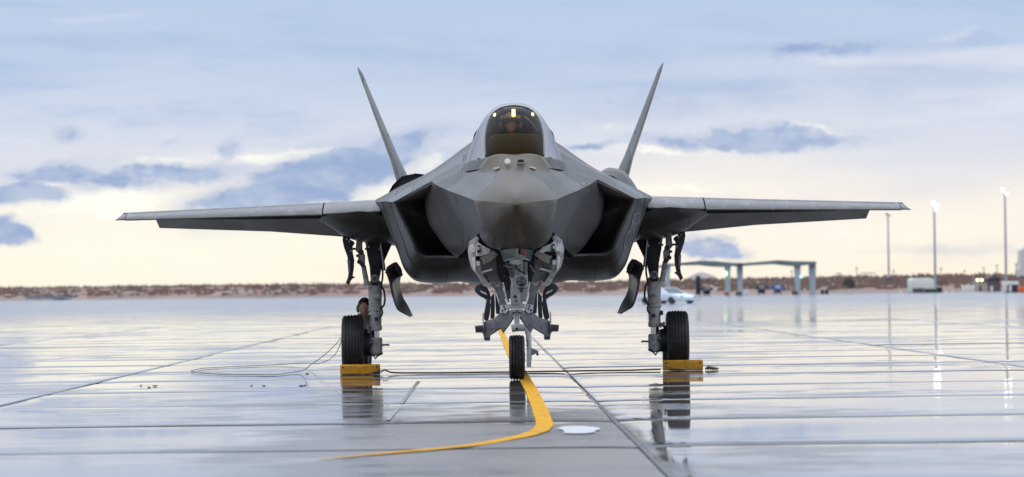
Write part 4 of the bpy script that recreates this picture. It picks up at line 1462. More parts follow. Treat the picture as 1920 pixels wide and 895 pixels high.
# nose gear doors: white inner frames, hanging dark panels and the saw-toothed lower edges
for flip in (False, True):
    F = flip
    door = plate([(896, 441), (881, 451), (877, 467), (879, 484), (883.4, 501.5), (895.7, 518), (904, 534), (913, 539), (921.4, 533), (915, 521), (907, 512.7), (900, 509), (892.5, 507), (891.5, 480), (896, 452), (899, 446)], 2.62, 3.1, F).build('nose_gear_door', 'gear_beige', nose_gear, bevel=0.006, smooth=40)
    if not F:
        br_ = plate([(895.7, 453), (905, 459.5), (911, 463), (920, 467), (915, 475), (906, 477.5), (900, 479), (891, 479), (892, 461)], 2.450, 2.550, F)
    else:
        br_ = plate([(893.5, 451.5), (902, 458), (910, 461), (918, 464.5), (925, 472.5), (917, 475), (911, 472), (889, 472), (890, 464)], 2.450, 2.550, F)
    br_.build('door_bracket', 'gear_white', door, bevel=0.005)
    plate([(884, 484), (890, 478), (891, 507.5), (888, 507)], 2.470, 2.570, F).build('bracket_leg', 'gear_white', door, bevel=0.004)
    plate([(880, 458), (888, 456), (890.5, 470), (880.5, 474)], 2.490, 2.590, F).build('hinge_block', 'gear_white', door, bevel=0.004)
    plate([(894, 459), (899, 458), (901, 472), (894, 473.5)], 2.410, 2.445, F).build('bracket_pocket', 'gear_dark', door, smooth=0)
    plate([(894.5, 462), (898, 461.5), (898, 467), (894.5, 467.5)], 2.380, 2.408, F).build('actuator_end', 'gear_white', door, smooth=0)
    plate([(891.5, 488), (899, 489.5), (899.5, 497), (892, 498)], 2.490, 2.590, F).build('latch_block', 'gear_white', door, bevel=0.004)
    plate([(893, 499), (901, 497.5), (901.5, 509), (894, 509)], 2.500, 2.600, F).build('latch_motor', 'gear_grey', door, bevel=0.004)
    plate([(898, 481), (905.7, 480), (915, 475), (923, 468.5), (928, 472), (933, 477), (926, 484), (918, 489.5), (911, 493), (904.6, 496), (904, 488)], 2.650, 2.830, F).build('door_actuator', 'gear_beige', door, bevel=0.006)
    plate([(900, 508), (922, 503), (922.5, 506), (901, 511.5)], 2.550, 2.610, F).build('cross_link', 'gear_white', door, bevel=0.003)
    plate([(904, 514), (909, 513), (918, 527), (915, 530)], 2.550, 2.590, F).build('cable_run', 'gear_black', door, smooth=0)
    if F:
        plate([(918, 488), (925, 490), (936, 524), (934, 530), (908, 520), (900, 506), (912, 500)], 2.850, 2.950, F).build('inner_web', 'gear_grey', door, bevel=0.004)
    # mid arm to the strut
    plate([(917, 531), (923, 530), (931, 537.4), (939.7, 529.4), (942, 545), (945, 560), (950.4, 577), (956.5, 586), (946, 590), (937, 587), (933, 562), (927.6, 544)], 2.770, 2.850, F).build('door_arm', 'gear_grey', door, bevel=0.005)
    plate([(940.3, 529), (943.5, 529), (952.5, 577), (950.5, 578)], 2.690, 2.750, F).build('arm_edge', 'gear_white', door, smooth=0)
    plate([(936, 572), (947, 571), (951, 582), (945, 588), (937, 585)], 2.710, 2.760, F).build('arm_gusset', 'gear_white', door, bevel=0.006)
    for (cx_, cy_) in ((943, 574), (945, 579), (940, 582)):
        x_, z_ = fz(cx_, cy_, 2.71)
        MB().frustum(((-x_ if F else x_), 2.685 - NOSE, z_), ((-x_ if F else x_), 2.72 - NOSE, z_), 0.012, 0.012, 8).build('gusset_bolt', 'gear_black', door)
    # dark seal curtains
    plate([(889, 540.5), (892, 535), (898, 531.5), (906, 531), (912, 538), (917, 547), (918.5, 556), (917, 566), (911, 570), (912, 561), (905, 557), (899.5, 554), (894, 550), (890, 545.5)], 3.000, 3.100, F).build('seal_loop', 'gear_dark', door, bevel=0.006)
    plate([(899, 543), (901.5, 544.5), (909.5, 547.5), (912.5, 553), (908, 551), (903, 548.5), (899.5, 546)], 2.950, 2.990, F).build('seal_highlight', 'gear_white', door, smooth=0)
    loop = [fz(a, b_, 2.99) for a, b_ in ((891, 536), (888.8, 541.5), (891, 547), (899, 554), (907, 558), (913, 565))]
    MB().tube([((-x if F else x), 2.98 - NOSE, z) for x, z in loop], 0.006, 6).build('seal_edge', 'gear_grey', door)
    for poly in ([(911, 562), (917, 560), (919, 571), (917, 590), (914, 600.5), (908, 600.4), (905, 595)],
                 [(918.5, 556), (926, 549), (927, 572), (926, 596), (918, 597.5), (919, 574)],
                 [(927.5, 548), (932, 560), (936, 575), (936.5, 588), (929, 588), (928, 570)]):
        pp_ = plate(poly, 3.86, 3.98, F).build('seal_curtain', 'gear_dark', door, bevel=0.004)
    # saw-toothed door edge
    plate([(888, 609.8), (903.5, 608.5), (905.5, 603), (909, 600.4), (925, 596.4), (934.3, 587), (949, 584.3), (955.8, 588.7), (961.5, 593.2), (953, 607), (941, 623), (936.4, 613.8), (917.6, 626), (916, 637.3), (905.5, 637.3), (903.5, 626), (901, 622.5), (889.4, 622.5)], 2.790, 2.850, F).build('sawtooth_edge', 'gear_grey', door, bevel=0.006)
    plate([(888.3, 611), (901.5, 609.8), (902.2, 621.5), (889.4, 621.5)], 2.750, 2.785, F).build('edge_block', 'gear_dark', door, bevel=0.004)
    plate([(905.5, 603), (908.5, 602), (908, 626), (904.5, 626)], 2.750, 2.785, F).build('edge_rib', 'gear_dark', door, smooth=0)
    plate([(906, 632), (916, 632), (916, 637.8), (905.8, 637.8)], 2.750, 2.785, F).build('edge_pad', 'gear_dark', door, smooth=0)
    plate([(917, 621), (936, 609.5), (941, 618), (953, 602), (961, 592), (962.5, 595.5), (953.5, 609), (941.2, 625), (936.6, 616), (917.6, 628)], 2.860, 2.890, F).build('edge_seal', 'gear_black', door, smooth=0)
    plate([(902.5, 588), (905.5, 584), (905.5, 604), (902.5, 608)], 2.810, 2.890, F).build('edge_hinge', 'gear_beige', door, smooth=0)

# ---- main gear, built on the right of the picture (x > 0) and mirrored
YM = 4.5


def zl(py):
    """height from the left-hand gear of the photograph"""
    return 1.086 + (545.5 - py) * 51.5 / FPX


def xl(px):
    return -((px - 960.0 - 2.0 + 23.1) * 51.5 / FPX - 0.187)


for sg in (-1, 1):
    gear = empty('main_gear', (0, 0, 0))
    gear.parent = jet
    fx_ = (lambda m: m) if sg > 0 else (lambda m: m.flipped_x())
    bd = lambda m, nm, mt, **k: fx_(m).build(nm, mt, gear, **k)
    R, wd, xw = 0.389, 0.292, 2.125
    t_ = tyre((xw * sg, YM, R), R, wd, gear, grooves=5)
    bd(MB().lathe((xw, YM, R), (1, 0, 0), [(-0.13, 0.001), (-0.13, 0.12), (-0.09, 0.20), (0.09, 0.20), (0.13, 0.10), (0.13, 0.001)], 26), 'rim', 'gear_grey', smooth=30)
    bd(MB().lathe((xw - 0.16, YM, R), (1, 0, 0), [(-0.07, 0.06), (-0.06, 0.15), (0.04, 0.17), (0.05, 0.05)], 22), 'brake_pack', 'gear_dark', smooth=30)
    for a in range(5):
        an = a * 2 * PI / 5 + 0.4
        bd(MB().frustum((xw - 0.26, YM + 0.11 * math.cos(an), R + 0.11 * math.sin(an)), (xw - 0.20, YM + 0.11 * math.cos(an), R + 0.11 * math.sin(an)), 0.03, 0.03, 10), 'brake_piston', 'gear_grey')
    bd(MB().prism([(1.945, YM - 0.06, 0.60), (1.985, YM - 0.06, 0.57), (1.985, YM - 0.06, 0.06), (1.93, YM - 0.06, 0.09), (1.93, YM - 0.06, 0.30), (1.955, YM - 0.06, 0.42)], (0, 0.12, 0)), 'brake_carrier', 'gear_dark', bevel=0.01)
    xs_ = 1.835
    bd(MB().frustum((xs_ - 0.02, YM, R - 0.02), (xw, YM, R - 0.02), 0.06, 0.05, 14), 'axle', 'gear_grey')
    bd(MB().lathe((xs_, YM, 0), (0, 0, 1), [(0.235, 0.05), (0.25, 0.085), (0.30, 0.092), (0.46, 0.092), (0.475, 0.075)], 24), 'axle_housing', 'gear_beige', smooth=40)
    bd(MB().lathe((xs_ - 0.005, YM, 0), (0, 0, 1), [(0.46, 0.058), (0.60, 0.058)], 20), 'piston', 'chrome')
    bd(MB().lathe((xs_ - 0.005, YM, 0), (0, 0, 1), [(0.565, 0.068), (0.575, 0.084), (0.62, 0.086), (0.63, 0.078), (0.80, 0.082), (0.82, 0.078), (0.83, 0.094), (0.845, 0.094), (0.85, 0.086), (0.875, 0.086), (0.88, 0.094), (0.895, 0.094), (0.90, 0.084), (0.98, 0.086), (1.06, 0.092), (1.08, 0.088), (1.12, 0.096), (1.18, 0.084), (1.22, 0.072)], 26), 'strut_cylinder', 'gear_beige', smooth=35)
    # clamps and small boxes on the strut
    bd(MB().box((xs_ + 0.09, YM - 0.03, 0.75), (0.035, 0.09, 0.06)), 'strut_lug', 'gear_dark', bevel=0.006)
    bd(MB().box((xs_ - 0.02, YM - 0.115, 0.72), (0.05, 0.03, 0.045)), 'junction_box', 'gear_dark', bevel=0.004)
    bd(MB().box((xs_ - 0.02, YM - 0.12, 1.02), (0.09, 0.03, 0.07)), 'data_plate', 'gear_beige', bevel=0.004)
    bd(MB().prism([(xs_ + 0.06, YM - 0.11, 0.545), (xs_ + 0.13, YM - 0.11, 0.60), (xs_ + 0.12, YM - 0.11, 0.64), (xs_ + 0.06, YM - 0.11, 0.60)], (0, 0.07, 0)), 'torque_arm', 'gear_grey', bevel=0.006)
    bd(MB().tube([(xs_ - 0.08, YM, 0.375), (xs_ - 0.17, YM - 0.02, 0.38), (xs_ - 0.18, YM - 0.02, 0.365)], 0.012, 8), 'jack_pin', 'gear_dark')
    bd(MB().tube([(xs_ - 0.09, YM - 0.02, 0.27), (xs_ - 0.04, YM - 0.08, 0.25), (xs_, YM - 0.09, 0.20), (xs_ + 0.03, YM - 0.08, 0.25), (xs_ + 0.12, YM - 0.02, 0.27)], 0.013, 8), 'tie_down_ring', 'gear_dark')
    # upper trunnion and drag braces up into the bay
    top = MB().prism([(1.79, YM - 0.1, 1.16), (1.88, YM - 0.1, 1.16), (1.895, YM - 0.1, 1.40), (1.93, YM - 0.1, 1.58), (1.96, YM - 0.1, 1.82), (1.55, YM - 0.1, 1.82), (1.64, YM - 0.1, 1.62), (1.74, YM - 0.1, 1.40)], (0, 0.22, 0))
    bd(top, 'trunnion', 'gear_black', bevel=0.02)
    bd(MB().lathe((1.825, YM - 0.16, 1.25), (0, -1, 0), [(0, 0.055), (0.02, 0.055), (0.025, 0.03), (0.0, 0.001)], 18), 'trunnion_pin', 'gear_grey', smooth=30)
    bd(MB().frustum((1.93, YM - 0.12, 1.16), (1.975, YM - 0.10, 1.42), 0.038, 0.033, 10), 'side_brace', 'gear_beige')
    bd(MB().prism([(1.955, YM - 0.14, 1.40), (2.0, YM - 0.14, 1.40), (2.045, YM - 0.14, 1.46), (2.04, YM - 0.14, 1.58), (2.075, YM - 0.14, 1.62), (2.055, YM - 0.14, 1.84), (1.985, YM - 0.14, 1.84), (1.985, YM - 0.14, 1.62), (1.95, YM - 0.14, 1.55)], (0, 0.07, 0)), 'folding_brace', 'gear_beige', bevel=0.008)
    for (bx_, bz_, br2) in ((2.0, 1.60, 0.035), (2.03, 1.47, 0.028), (1.985, 1.43, 0.03), (2.05, 1.55, 0.02)):
        bd(MB().frustum((bx_, YM - 0.17, bz_), (bx_, YM - 0.13, bz_), br2, br2, 12), 'brace_pivot', 'gear_dark')
    bd(MB().frustum((2.05, YM - 0.12, 1.64), (2.16, YM - 0.12, 1.645), 0.014, 0.014, 8), 'brace_rod', 'gear_dark')
    bd(MB().frustum((1.70, YM - 0.14, 1.35), (1.74, YM - 0.13, 1.70), 0.018, 0.018, 8), 'actuator_rod', 'steel')
    for (bx_, bz_) in ((1.93, 1.70), (1.90, 1.665), (1.94, 1.64), (1.745, 1.66), (1.76, 1.63), (1.915, 1.735)):
        bd(MB().ball((bx_, YM - 0.125, bz_), 0.017, 8, 6), 'hydraulic_fitting', 'gear_white')
    # hoses inboard of the strut
    hp_ = [(1.735, YM - 0.05, 1.45), (1.725, YM - 0.07, 1.30), (1.745, YM - 0.08, 1.15), (1.715, YM - 0.08, 1.10), (1.70, YM - 0.08, 0.98), (1.715, YM - 0.08, 0.90), (1.76, YM - 0.07, 0.85)]
    bd(MB().tube(smooth_path(hp_, 26), 0.013, 7), 'hydraulic_hose', 'hose')
    hp_ = [(1.75, YM - 0.08, 0.87), (1.735, YM - 0.08, 0.81), (1.745, YM - 0.08, 0.765), (1.77, YM - 0.07, 0.745)]
    bd(MB().tube(smooth_path(hp_, 14), 0.011, 7), 'hydraulic_hose', 'hose')
    hp_ = [(1.90, YM - 0.08, 0.62), (1.95, YM - 0.08, 0.56), (1.96, YM - 0.08, 0.50), (1.93, YM - 0.08, 0.44)]
    bd(MB().tube(smooth_path(hp_, 14), 0.012, 7), 'brake_hose', 'hose')
    # outboard door: narrow plate hanging by the wheel
    def pxl(lst, y0, y1):
        return MB().prism([(xl(a), y0, zl(b_)) for a, b_ in lst], (0, y1 - y0, 0))
    od = bd(pxl([(647, 434), (655, 438), (660, 449), (666, 452), (668.5, 456), (664, 462), (664.5, 474), (667, 487), (666, 503), (663.5, 517), (669, 519.5), (663, 522), (660, 526), (656, 534), (651, 529), (655, 518), (657, 500), (654, 480), (648, 463), (645.5, 450)], YM - 0.25, YM - 0.19), 'outer_door', 'gear_dark', bevel=0.008)
    fx_(pxl([(654, 486), (660, 488), (660, 512), (656, 512)], YM - 0.275, YM - 0.252)).build('door_rib', 'gear_grey', od, bevel=0.004)
    for (a, b_) in ((654, 448), (659, 452), (662, 470)):
        fx_(MB().ball((xl(a), YM - 0.26, zl(b_)), 0.014, 8, 6)).build('door_fitting', 'gear_white', od)
    # inner door: curved sheet
    fe = [(725.5, 514), (728, 524), (732, 536), (736, 552), (741, 568), (749, 586), (760, 591), (772, 594)]
    re_ = [(744, 492), (752, 504), (754, 512), (750, 526), (750.5, 542), (755, 558), (763, 572), (773, 593)]
    fe_s, re_s = smooth_row(fe, 18), smooth_row(re_, 18)
    fe_s = fe_s * 0.82 + re_s * 0.18
    idr = MB()
    for off in (0.0,):
        rowsA = []
        for i in range(18):
            row = []
            for t in np.linspace(0, 1, 6):
                a = fe_s[i] * (1 - t) + re_s[i] * t
                bow_ = 0.02 * math.sin(PI * t)
                row.append((xl(a[0]) + bow_, YM - 1.2 + 0.9 * t, zl(a[1])))
            rowsA.append(row)
        rowsB = [[(x - 0.018, y + 0.02, z) for x, y, z in r] for r in rowsA]
        idr.grid(rowsA)
        idr.grid(rowsB)
        edge_a = rowsA[0] + [r[-1] for r in rowsA[1:]] + list(reversed(rowsA[-1][:-1])) + [r[0] for r in reversed(rowsA[1:-1])]
        edge_b = rowsB[0] + [r[-1] for r in rowsB[1:]] + list(reversed(rowsB[-1][:-1])) + [r[0] for r in reversed(rowsB[1:-1])]
        idr.grid([edge_a, edge_b], close_u=True)
    ind = bd(idr, 'inner_door', 'gear_grey', smooth=40)
    fx_(pxl([(727, 512), (731, 501), (744, 493), (748, 497), (736, 505), (732, 516)], YM - 1.0, YM - 0.9)).build('door_hinge_arm', 'gear_black', ind, bevel=0.006)
    fx_(pxl([(742, 500), (753, 504), (759, 517), (751, 521), (747, 511)], YM - 0.6, YM - 0.5)).build('door_hinge_arm', 'gear_dark', ind, bevel=0.006)

# ================================================================== THINGS AROUND THE AIRCRAFT
# chocks in front of the main wheels
for sg, lab, grp in ((-1, 'yellow chock at the main wheel beside the crouching crew member', None), (1, 'yellow chock with a knotted tan rope end beside it', None)):
    xc_ = (-2.02 if sg < 0 else 2.17)
    e = empty('wheel_chock', (xc_, YM - 0.5, 0.004))
    tag(e, lab, 'wheel chock', 'yellow wheel chocks')
    w_ = 0.515
    body = MB()
    prof_ = [(-0.10, 0.004), (-0.098, 0.118), (-0.08, 0.138), (0.02, 0.138), (0.10, 0.07), (0.16, 0.004)]
    body.prism([(xc_ - w_ / 2, YM - 0.5 + a, b_) for a, b_ in prof_], (w_, 0, 0))
    bo = body.build('chock_body', 'chock', e, bevel=0.006)
    MB().box((xc_, YM - 0.6015, 0.012), (w_ - 0.03, 0.004, 0.012)).build('rubber_foot', 'rubber', bo)
    for dx in (-0.22, 0.22):
        MB().frustum((xc_ + dx, YM - 0.606, 0.105), (xc_ + dx, YM - 0.598, 0.105), 0.012, 0.012, 10).build('bolt', 'gear_dark', bo)
    if sg > 0:
        MB().tube(smooth_path([(xc_ - 0.24, YM - 0.612, 0.075), (xc_ - 0.12, YM - 0.612, 0.035), (xc_ + 0.05, YM - 0.612, 0.018), (xc_ + 0.24, YM - 0.612, 0.022)], 16), 0.006, 6).build('rope_loop', 'rope_tan', e)
    else:
        MB().prism([(xc_ + 0.16, YM - 0.604, 0.03), (xc_ + 0.23, YM - 0.604, 0.05), (xc_ + 0.262, YM - 0.604, 0.08), (xc_ + 0.262, YM - 0.604, 0.012), (xc_ + 0.2, YM - 0.604, 0.008)], (0, -0.006, 0)).build('worn_corner', 'gear_dark', e)

# rope between the chocks on the ground
pts = [(-1.75, 4.02, 0.035), (-1.70, 3.95, 0.06), (-1.62, 3.92, 0.03), (-1.5, 3.9, 0.02), (-1.2, 3.92, 0.016), (-0.8, 3.85, 0.014), (-0.35, 3.9, 0.014), (0.0, 3.84, 0.014), (0.4, 3.9, 0.014), (0.9, 3.97, 0.014), (1.4, 3.93, 0.014), (1.88, 3.99, 0.02)]
tag(MB().tube(smooth_path(pts, 50), 0.010, 8).build('chock_rope', 'rope', None), 'black rope lying on the wet concrete between the wheels', 'rope')
m = MB()
for k in range(5):
    m.tube(smooth_path([(2.46 + 0.03 * k, 3.93 + 0.02 * (k % 2), 0.014), (2.50 + 0.03 * k, 3.9, 0.05 - 0.006 * k), (2.53 + 0.02 * k, 3.93, 0.014)], 8), 0.013, 6)
tag(m.build('rope_knot', 'rope_tan', None), 'small tan rope knot at the end of the yellow chock', 'rope')

# communication cable, loop on the ground and up to the crew member's hand
def gz3(px, py, z=0.012):
    x, y = gpt(px, py)
    return (x, y, z)


hand = at(640, 632, 51.4)
cpts = [tuple(hand), tuple(at(630, 645, 51.0)), tuple(at(605, 668, 50.2)), tuple(at(585, 682, 49.9)), gz3(560, 699, 0.02), gz3(515, 704), gz3(470, 703.5), gz3(420, 703), gz3(375, 700), gz3(360, 696), gz3(375, 692.5), gz3(430, 689), gz3(500, 686), gz3(560, 684.5, 0.03), tuple(at(600, 681, 53.5)), tuple(at(625, 668, 52.5)), tuple(at(637, 648, 51.6)), tuple(hand + Vector((0.01, 0.05, 0.01)))]
tag(MB().tube(smooth_path(cpts, 120), 0.0045, 6).build('headset_cable', 'hose', None), 'thin dark headset cable looping across the apron to the crew member', 'cable')

# pebbles and scraps on the slabs
for i, (px, py) in enumerate(((265, 723), (280, 727), (291, 724), (472, 724), (495, 724), (565, 724), (572, 723), (576, 701))):
    x, y = gpt(px, py)
    m = MB()
    m.ball((x, y, 0.008), (0.016 + 0.008 * (i % 3), 0.012, 0.006), 7, 5)
    m.v = [(a + random.uniform(-0.004, 0.004), b_ + random.uniform(-0.004, 0.004), c_) for a, b_, c_ in m.v]
    o = m.build('debris_scrap', 'pebble', None)
    tag(o, 'tiny dark scrap lying on the wet concrete', 'debris', 'scraps on the apron')

# ------------------------------------------------------------------ people
def skin_mesh(verts, edges, radii, root=0, sub=2):
    me = bpy.data.meshes.new('sk')
    me.from_pydata([tuple(v) for v in verts], edges, [])
    ob = bpy.data.objects.new('sk', me)
    COL.objects.link(ob)
    md = ob.modifiers.new('s', 'SKIN')
    md.use_smooth_shade = True
    for i, r in enumerate(radii):
        sv = me.skin_vertices[0].data[i]
        sv.radius = (r, r) if not isinstance(r, tuple) else r
        sv.use_root = (i == root)
    sb = ob.modifiers.new('b', 'SUBSURF')
    sb.levels = sub
    sb.render_levels = sub
    dg = bpy.context.evaluated_depsgraph_get()
    dg.update()
    ev = ob.evaluated_get(dg)
    m2 = bpy.data.meshes.new_from_object(ev)
    mb_ = MB()
    mb_.add([v.co.copy() for v in m2.vertices], [tuple(p.vertices) for p in m2.polygons])
    bpy.data.objects.remove(ob)
    return mb_


def head_mesh(c, h, yaw=0.0, pitch=0.0):
    """head facing -Y before yaw; h = head height"""
    m = MB()
    nu, nv = 28, 22
    R = Matrix.Rotation(yaw, 3, 'Z') @ Matrix.Rotation(pitch, 3, 'X')
    rows = []
    a, b_, c_ = h * 0.34, h * 0.42, h * 0.5
    for i in range(nv + 1):
        th = PI * i / nv
        row = []
        for k in range(nu):
            ph = 2 * PI * k / nu
            s_ = max(math.sin(th), 0.002)
            x, y, z = a * s_ * math.cos(ph), b_ * s_ * math.sin(ph), c_ * math.cos(th)
            zz = z / c_
            f_ = 1.0
            if zz < -0.1:
                f_ = 1 - 0.28 * ((-zz - 0.1) / 0.9) ** 1.3
            x *= f_
            frontness = max(0.0, -y / b_)
            if frontness > 0.3:
                y -= h * 0.085 * math.exp(-(x / (h * 0.05)) ** 2 - ((zz + 0.18) / 0.20) ** 2)     # nose
                y -= h * 0.03 * math.exp(-(x / (h * 0.16)) ** 2 - ((zz + 0.78) / 0.16) ** 2)      # chin
                y -= h * 0.022 * math.exp(-(x / (h * 0.10)) ** 2 - ((zz + 0.50) / 0.09) ** 2)     # lips
                for sx in (-1, 1):
                    y += h * 0.04 * math.exp(-((x - sx * h * 0.14) / (h * 0.07)) ** 2 - ((zz - 0.04) / 0.13) ** 2)   # eye sockets
                y -= h * 0.018 * math.exp(-(x / (h * 0.25)) ** 2 - ((zz - 0.22) / 0.09) ** 2)     # brow
            row.append(Vector(c) + R @ Vector((x, y, z)))
        rows.append(row)
    m.grid(rows, close_u=True, cap0=True, cap1=True)
    for sx in (-1, 1):
        e_ = MB().ball((0, 0, 0), (h * 0.035, h * 0.07, h * 0.13), 10, 8)
        m.add([Vector(c) + R @ (Vector(v) + Vector((sx * h * 0.34, h * 0.05, 0))) for v in e_.v], e_.f)
    return m, R


def eyes(c, h, R, parent):
    for sx in (-1, 1):
        e_ = MB().ball((0, 0, 0), (h * 0.045, h * 0.03, h * 0.028), 10, 8)
        MB().add([Vector(c) + R @ (Vector(v) + Vector((sx * h * 0.14, -h * 0.375, h * 0.02))) for v in e_.v], e_.f).build('eye', 'hair', parent)


def fingers(m, wrist, direc, palm_n, scale=1.0, curl=0.9):
    """palm and five curled fingers added to mesh m"""
    d = Vector(direc).normalized()
    n = Vector(palm_n)
    n = (n - d * n.dot(d)).normalized()
    t = d.cross(n)
    w = Vector(wrist)
    m.tube([w, w + d * 0.045 * scale, w + d * 0.09 * scale], [0.026 * scale, 0.036 * scale, 0.033 * scale], 10)
    for i, ln in enumerate((0.068, 0.078, 0.072, 0.056)):
        p = w + d * 0.085 * scale + t * (i - 1.5) * 0.019 * scale
        path = [p]
        ang = 0.25
        for k in range(3):
            ang += curl * 0.55
            p = p + (d * math.cos(ang) + n * math.sin(ang)) * ln / 3 * scale
            path.append(p)
        m.tube(path, [0.0095 * scale, 0.009 * scale, 0.0085 * scale, 0.007 * scale], 8)
    p = w + d * 0.03 * scale - t * 0.03 * scale
    m.tube([p, p + (d * 0.5 - t * 0.7 + n * 0.3).normalized() * 0.035 * scale, p + (d * 0.9 - t * 0.5 + n * 0.7).normalized() * 0.06 * scale], [0.012 * scale, 0.010 * scale, 0.008 * scale], 8)


# pilot, seated behind the glare shield
py_ = 4.48 - NOSE
pv = [(0, py_ + 0.02, 2.62), (0, py_ + 0.04, 2.76), (0, py_ + 0.06, 2.88), (0, py_ + 0.05, 2.96), (0, py_ + 0.02, 3.03),
      (-0.18, py_ + 0.06, 2.90), (-0.26, py_ - 0.04, 2.76), (-0.22, py_ - 0.28, 2.72), (0.18, py_ + 0.06, 2.90), (0.26, py_ - 0.04, 2.76), (0.22, py_ - 0.28, 2.72),
      (-0.12, py_ - 0.2, 2.62), (-0.14, py_ - 0.5, 2.68), (0.12, py_ - 0.2, 2.62), (0.14, py_ - 0.5, 2.68)]
pe = [(0, 1), (1, 2), (2, 3), (3, 4), (2, 5), (5, 6), (6, 7), (2, 8), (8, 9), (9, 10), (0, 11), (11, 12), (0, 13), (13, 14)]
prr = [0.15, 0.15, 0.15, 0.07, 0.06, 0.075, 0.055, 0.042, 0.075, 0.055, 0.042, 0.085, 0.06, 0.085, 0.06]
pm = skin_mesh(pv, pe, prr)
fingers(pm, (-0.22, py_ - 0.28, 2.72), (0.1, -1, 0), (0, 0, -1))
fingers(pm, (0.22, py_ - 0.28, 2.72), (-0.1, -1, 0), (0, 0, -1))
pilot = pm.build('person', 'flight_suit', None, smooth=60)
tag(pilot, 'pilot in helmet and dark flight suit sitting in the cockpit', 'person')
hc = (-0.035, py_ - 0.02, 3.065)
hm_, HR = head_mesh(hc, 0.215, 0.05, -0.02)
hd_o = hm_.build('head', 'skin', pilot, smooth=60)
eyes(hc, 0.215, HR, pilot)
hel = MB()
rows = []
for i in range(15):
    th = PI * 0.60 * i / 14
    row = []
    for k in range(28):
        ph = 2 * PI * k / 28
        s_ = max(math.sin(th), 0.003)
        x, y, z = 0.122 * s_ * math.cos(ph), 0.15 * s_ * math.sin(ph), 0.135 * math.cos(th)
        if y < -0.05 and z < 0.03:
            z = max(z, 0.030)
        row.append((hc[0] + x, hc[1] + y + 0.01, hc[2] + z + 0.02))
    rows.append(row)
hel.grid(rows, close_u=True, cap0=True)
ho = hel.build('helmet', 'helmet', pilot, smooth=60)
for sx in (-1, 1):
    MB().ball((hc[0] + sx * 0.112, hc[1] - 0.01, hc[2] - 0.01), (0.03, 0.06, 0.065), 12, 8).build('ear_cup', 'helmet', ho)
    MB().ball((hc[0] + sx * 0.105, hc[1] - 0.06, hc[2] + 0.075), (0.026, 0.04, 0.04), 10, 8).build('helmet_camera', 'gear_grey', ho)
MB().tube([(hc[0] - 0.11, hc[1] - 0.06, hc[2] + 0.05), (hc[0] - 0.06, hc[1] - 0.125, hc[2] + 0.062), (hc[0], hc[1] - 0.145, hc[2] + 0.066), (hc[0] + 0.06, hc[1] - 0.125, hc[2] + 0.062), (hc[0] + 0.11, hc[1] - 0.06, hc[2] + 0.05)], 0.02, 8).build('visor', 'cockpit_dark', ho)

# crew member kneeling behind the left main wheel
ck = at(684, 578, 52.15)                  # head centre
cxh, cyh, czh = ck
base = Vector((cxh - 0.12, cyh + 0.25, 0))
cv = [(base.x, base.y + 0.10, 0.36), (base.x + 0.02, base.y + 0.02, 0.50), (base.x + 0.05, base.y - 0.10, 0.64), (cxh - 0.02, cyh + 0.09, 0.735), (cxh, cyh + 0.03, 0.80),
      (base.x - 0.09, base.y - 0.10, 0.68), (base.x - 0.11, base.y - 0.16, 0.50), (base.x - 0.10, base.y - 0.30, 0.55),
      (cxh + 0.09, base.y - 0.12, 0.64), (cxh + 0.10, base.y - 0.25, 0.46), (cxh - 0.04, base.y - 0.42, 0.40),
      (base.x - 0.08, base.y + 0.02, 0.36), (base.x - 0.10, base.y - 0.26, 0.47), (base.x - 0.09, base.y - 0.20, 0.10), (base.x - 0.09, base.y - 0.34, 0.045),
      (base.x + 0.12, base.y + 0.04, 0.32), (base.x + 0.13, base.y - 0.20, 0.075), (base.x + 0.13, base.y + 0.18, 0.07), (base.x + 0.13, base.y + 0.26, 0.05)]
ce = [(0, 1), (1, 2), (2, 3), (3, 4), (2, 5), (5, 6), (6, 7), (2, 8), (8, 9), (9, 10), (0, 11), (11, 12), (12, 13), (13, 14), (0, 15), (15, 16), (16, 17), (17, 18)]
cr = [0.16, 0.155, 0.16, 0.075, 0.055, 0.085, 0.062, 0.045, 0.085, 0.062, 0.045, 0.10, 0.075, 0.055, 0.045, 0.10, 0.07, 0.055, 0.045]
cm = skin_mesh(cv, ce, cr)
fingers(cm, cv[7], (0.05, -0.9, 0.2), (0, 0, -1))
fingers(cm, cv[10], (-0.5, -0.7, 0.1), (0, 0, -1))
crew = cm.build('person', 'camo', None, smooth=60)
tag(crew, 'crouching crew member in camouflage and green headset behind the main wheel', 'person')
hm_, HR = head_mesh(ck, 0.235, -0.12, 0.12)
hm_.build('head', 'skin', crew, smooth=60)
eyes(ck, 0.235, HR, crew)
cap = MB()
rows = []
for i in range(10):
    th = PI * 0.43 * i / 9
    rows.append([ck + HR @ Vector((0.235 * 0.37 * max(math.sin(th), 0.003) * math.cos(p), 0.235 * 0.46 * max(math.sin(th), 0.003) * math.sin(p) + 0.012, 0.235 * 0.54 * math.cos(th))) for p in np.linspace(0, 2 * PI, 22, endpoint=False)])
cap.grid(rows, close_u=True, cap0=True)
cap.build('hair', 'hair', crew, smooth=60)
hb = [ck + HR @ Vector((math.sin(a) * 0.092, 0.012, math.cos(a) * 0.138)) for a in np.linspace(-1.5, 1.5, 15)]
hs = MB().tube(hb, 0.010, 8).build('headset', 'gear_black', crew)
for sx in (-1, 1):
    MB().ball(ck + HR @ Vector((sx * 0.092, 0.012, -0.005)), (0.026, 0.042, 0.052), 12, 8).build('ear_cup', 'headset_green', hs)
MB().tube([ck + HR @ Vector((-0.09, -0.02, -0.03)), ck + HR @ Vector((-0.06, -0.09, -0.07)), ck + HR @ Vector((-0.01, -0.115, -0.075))], 0.006, 6).build('microphone_boom', 'gear_black', hs)

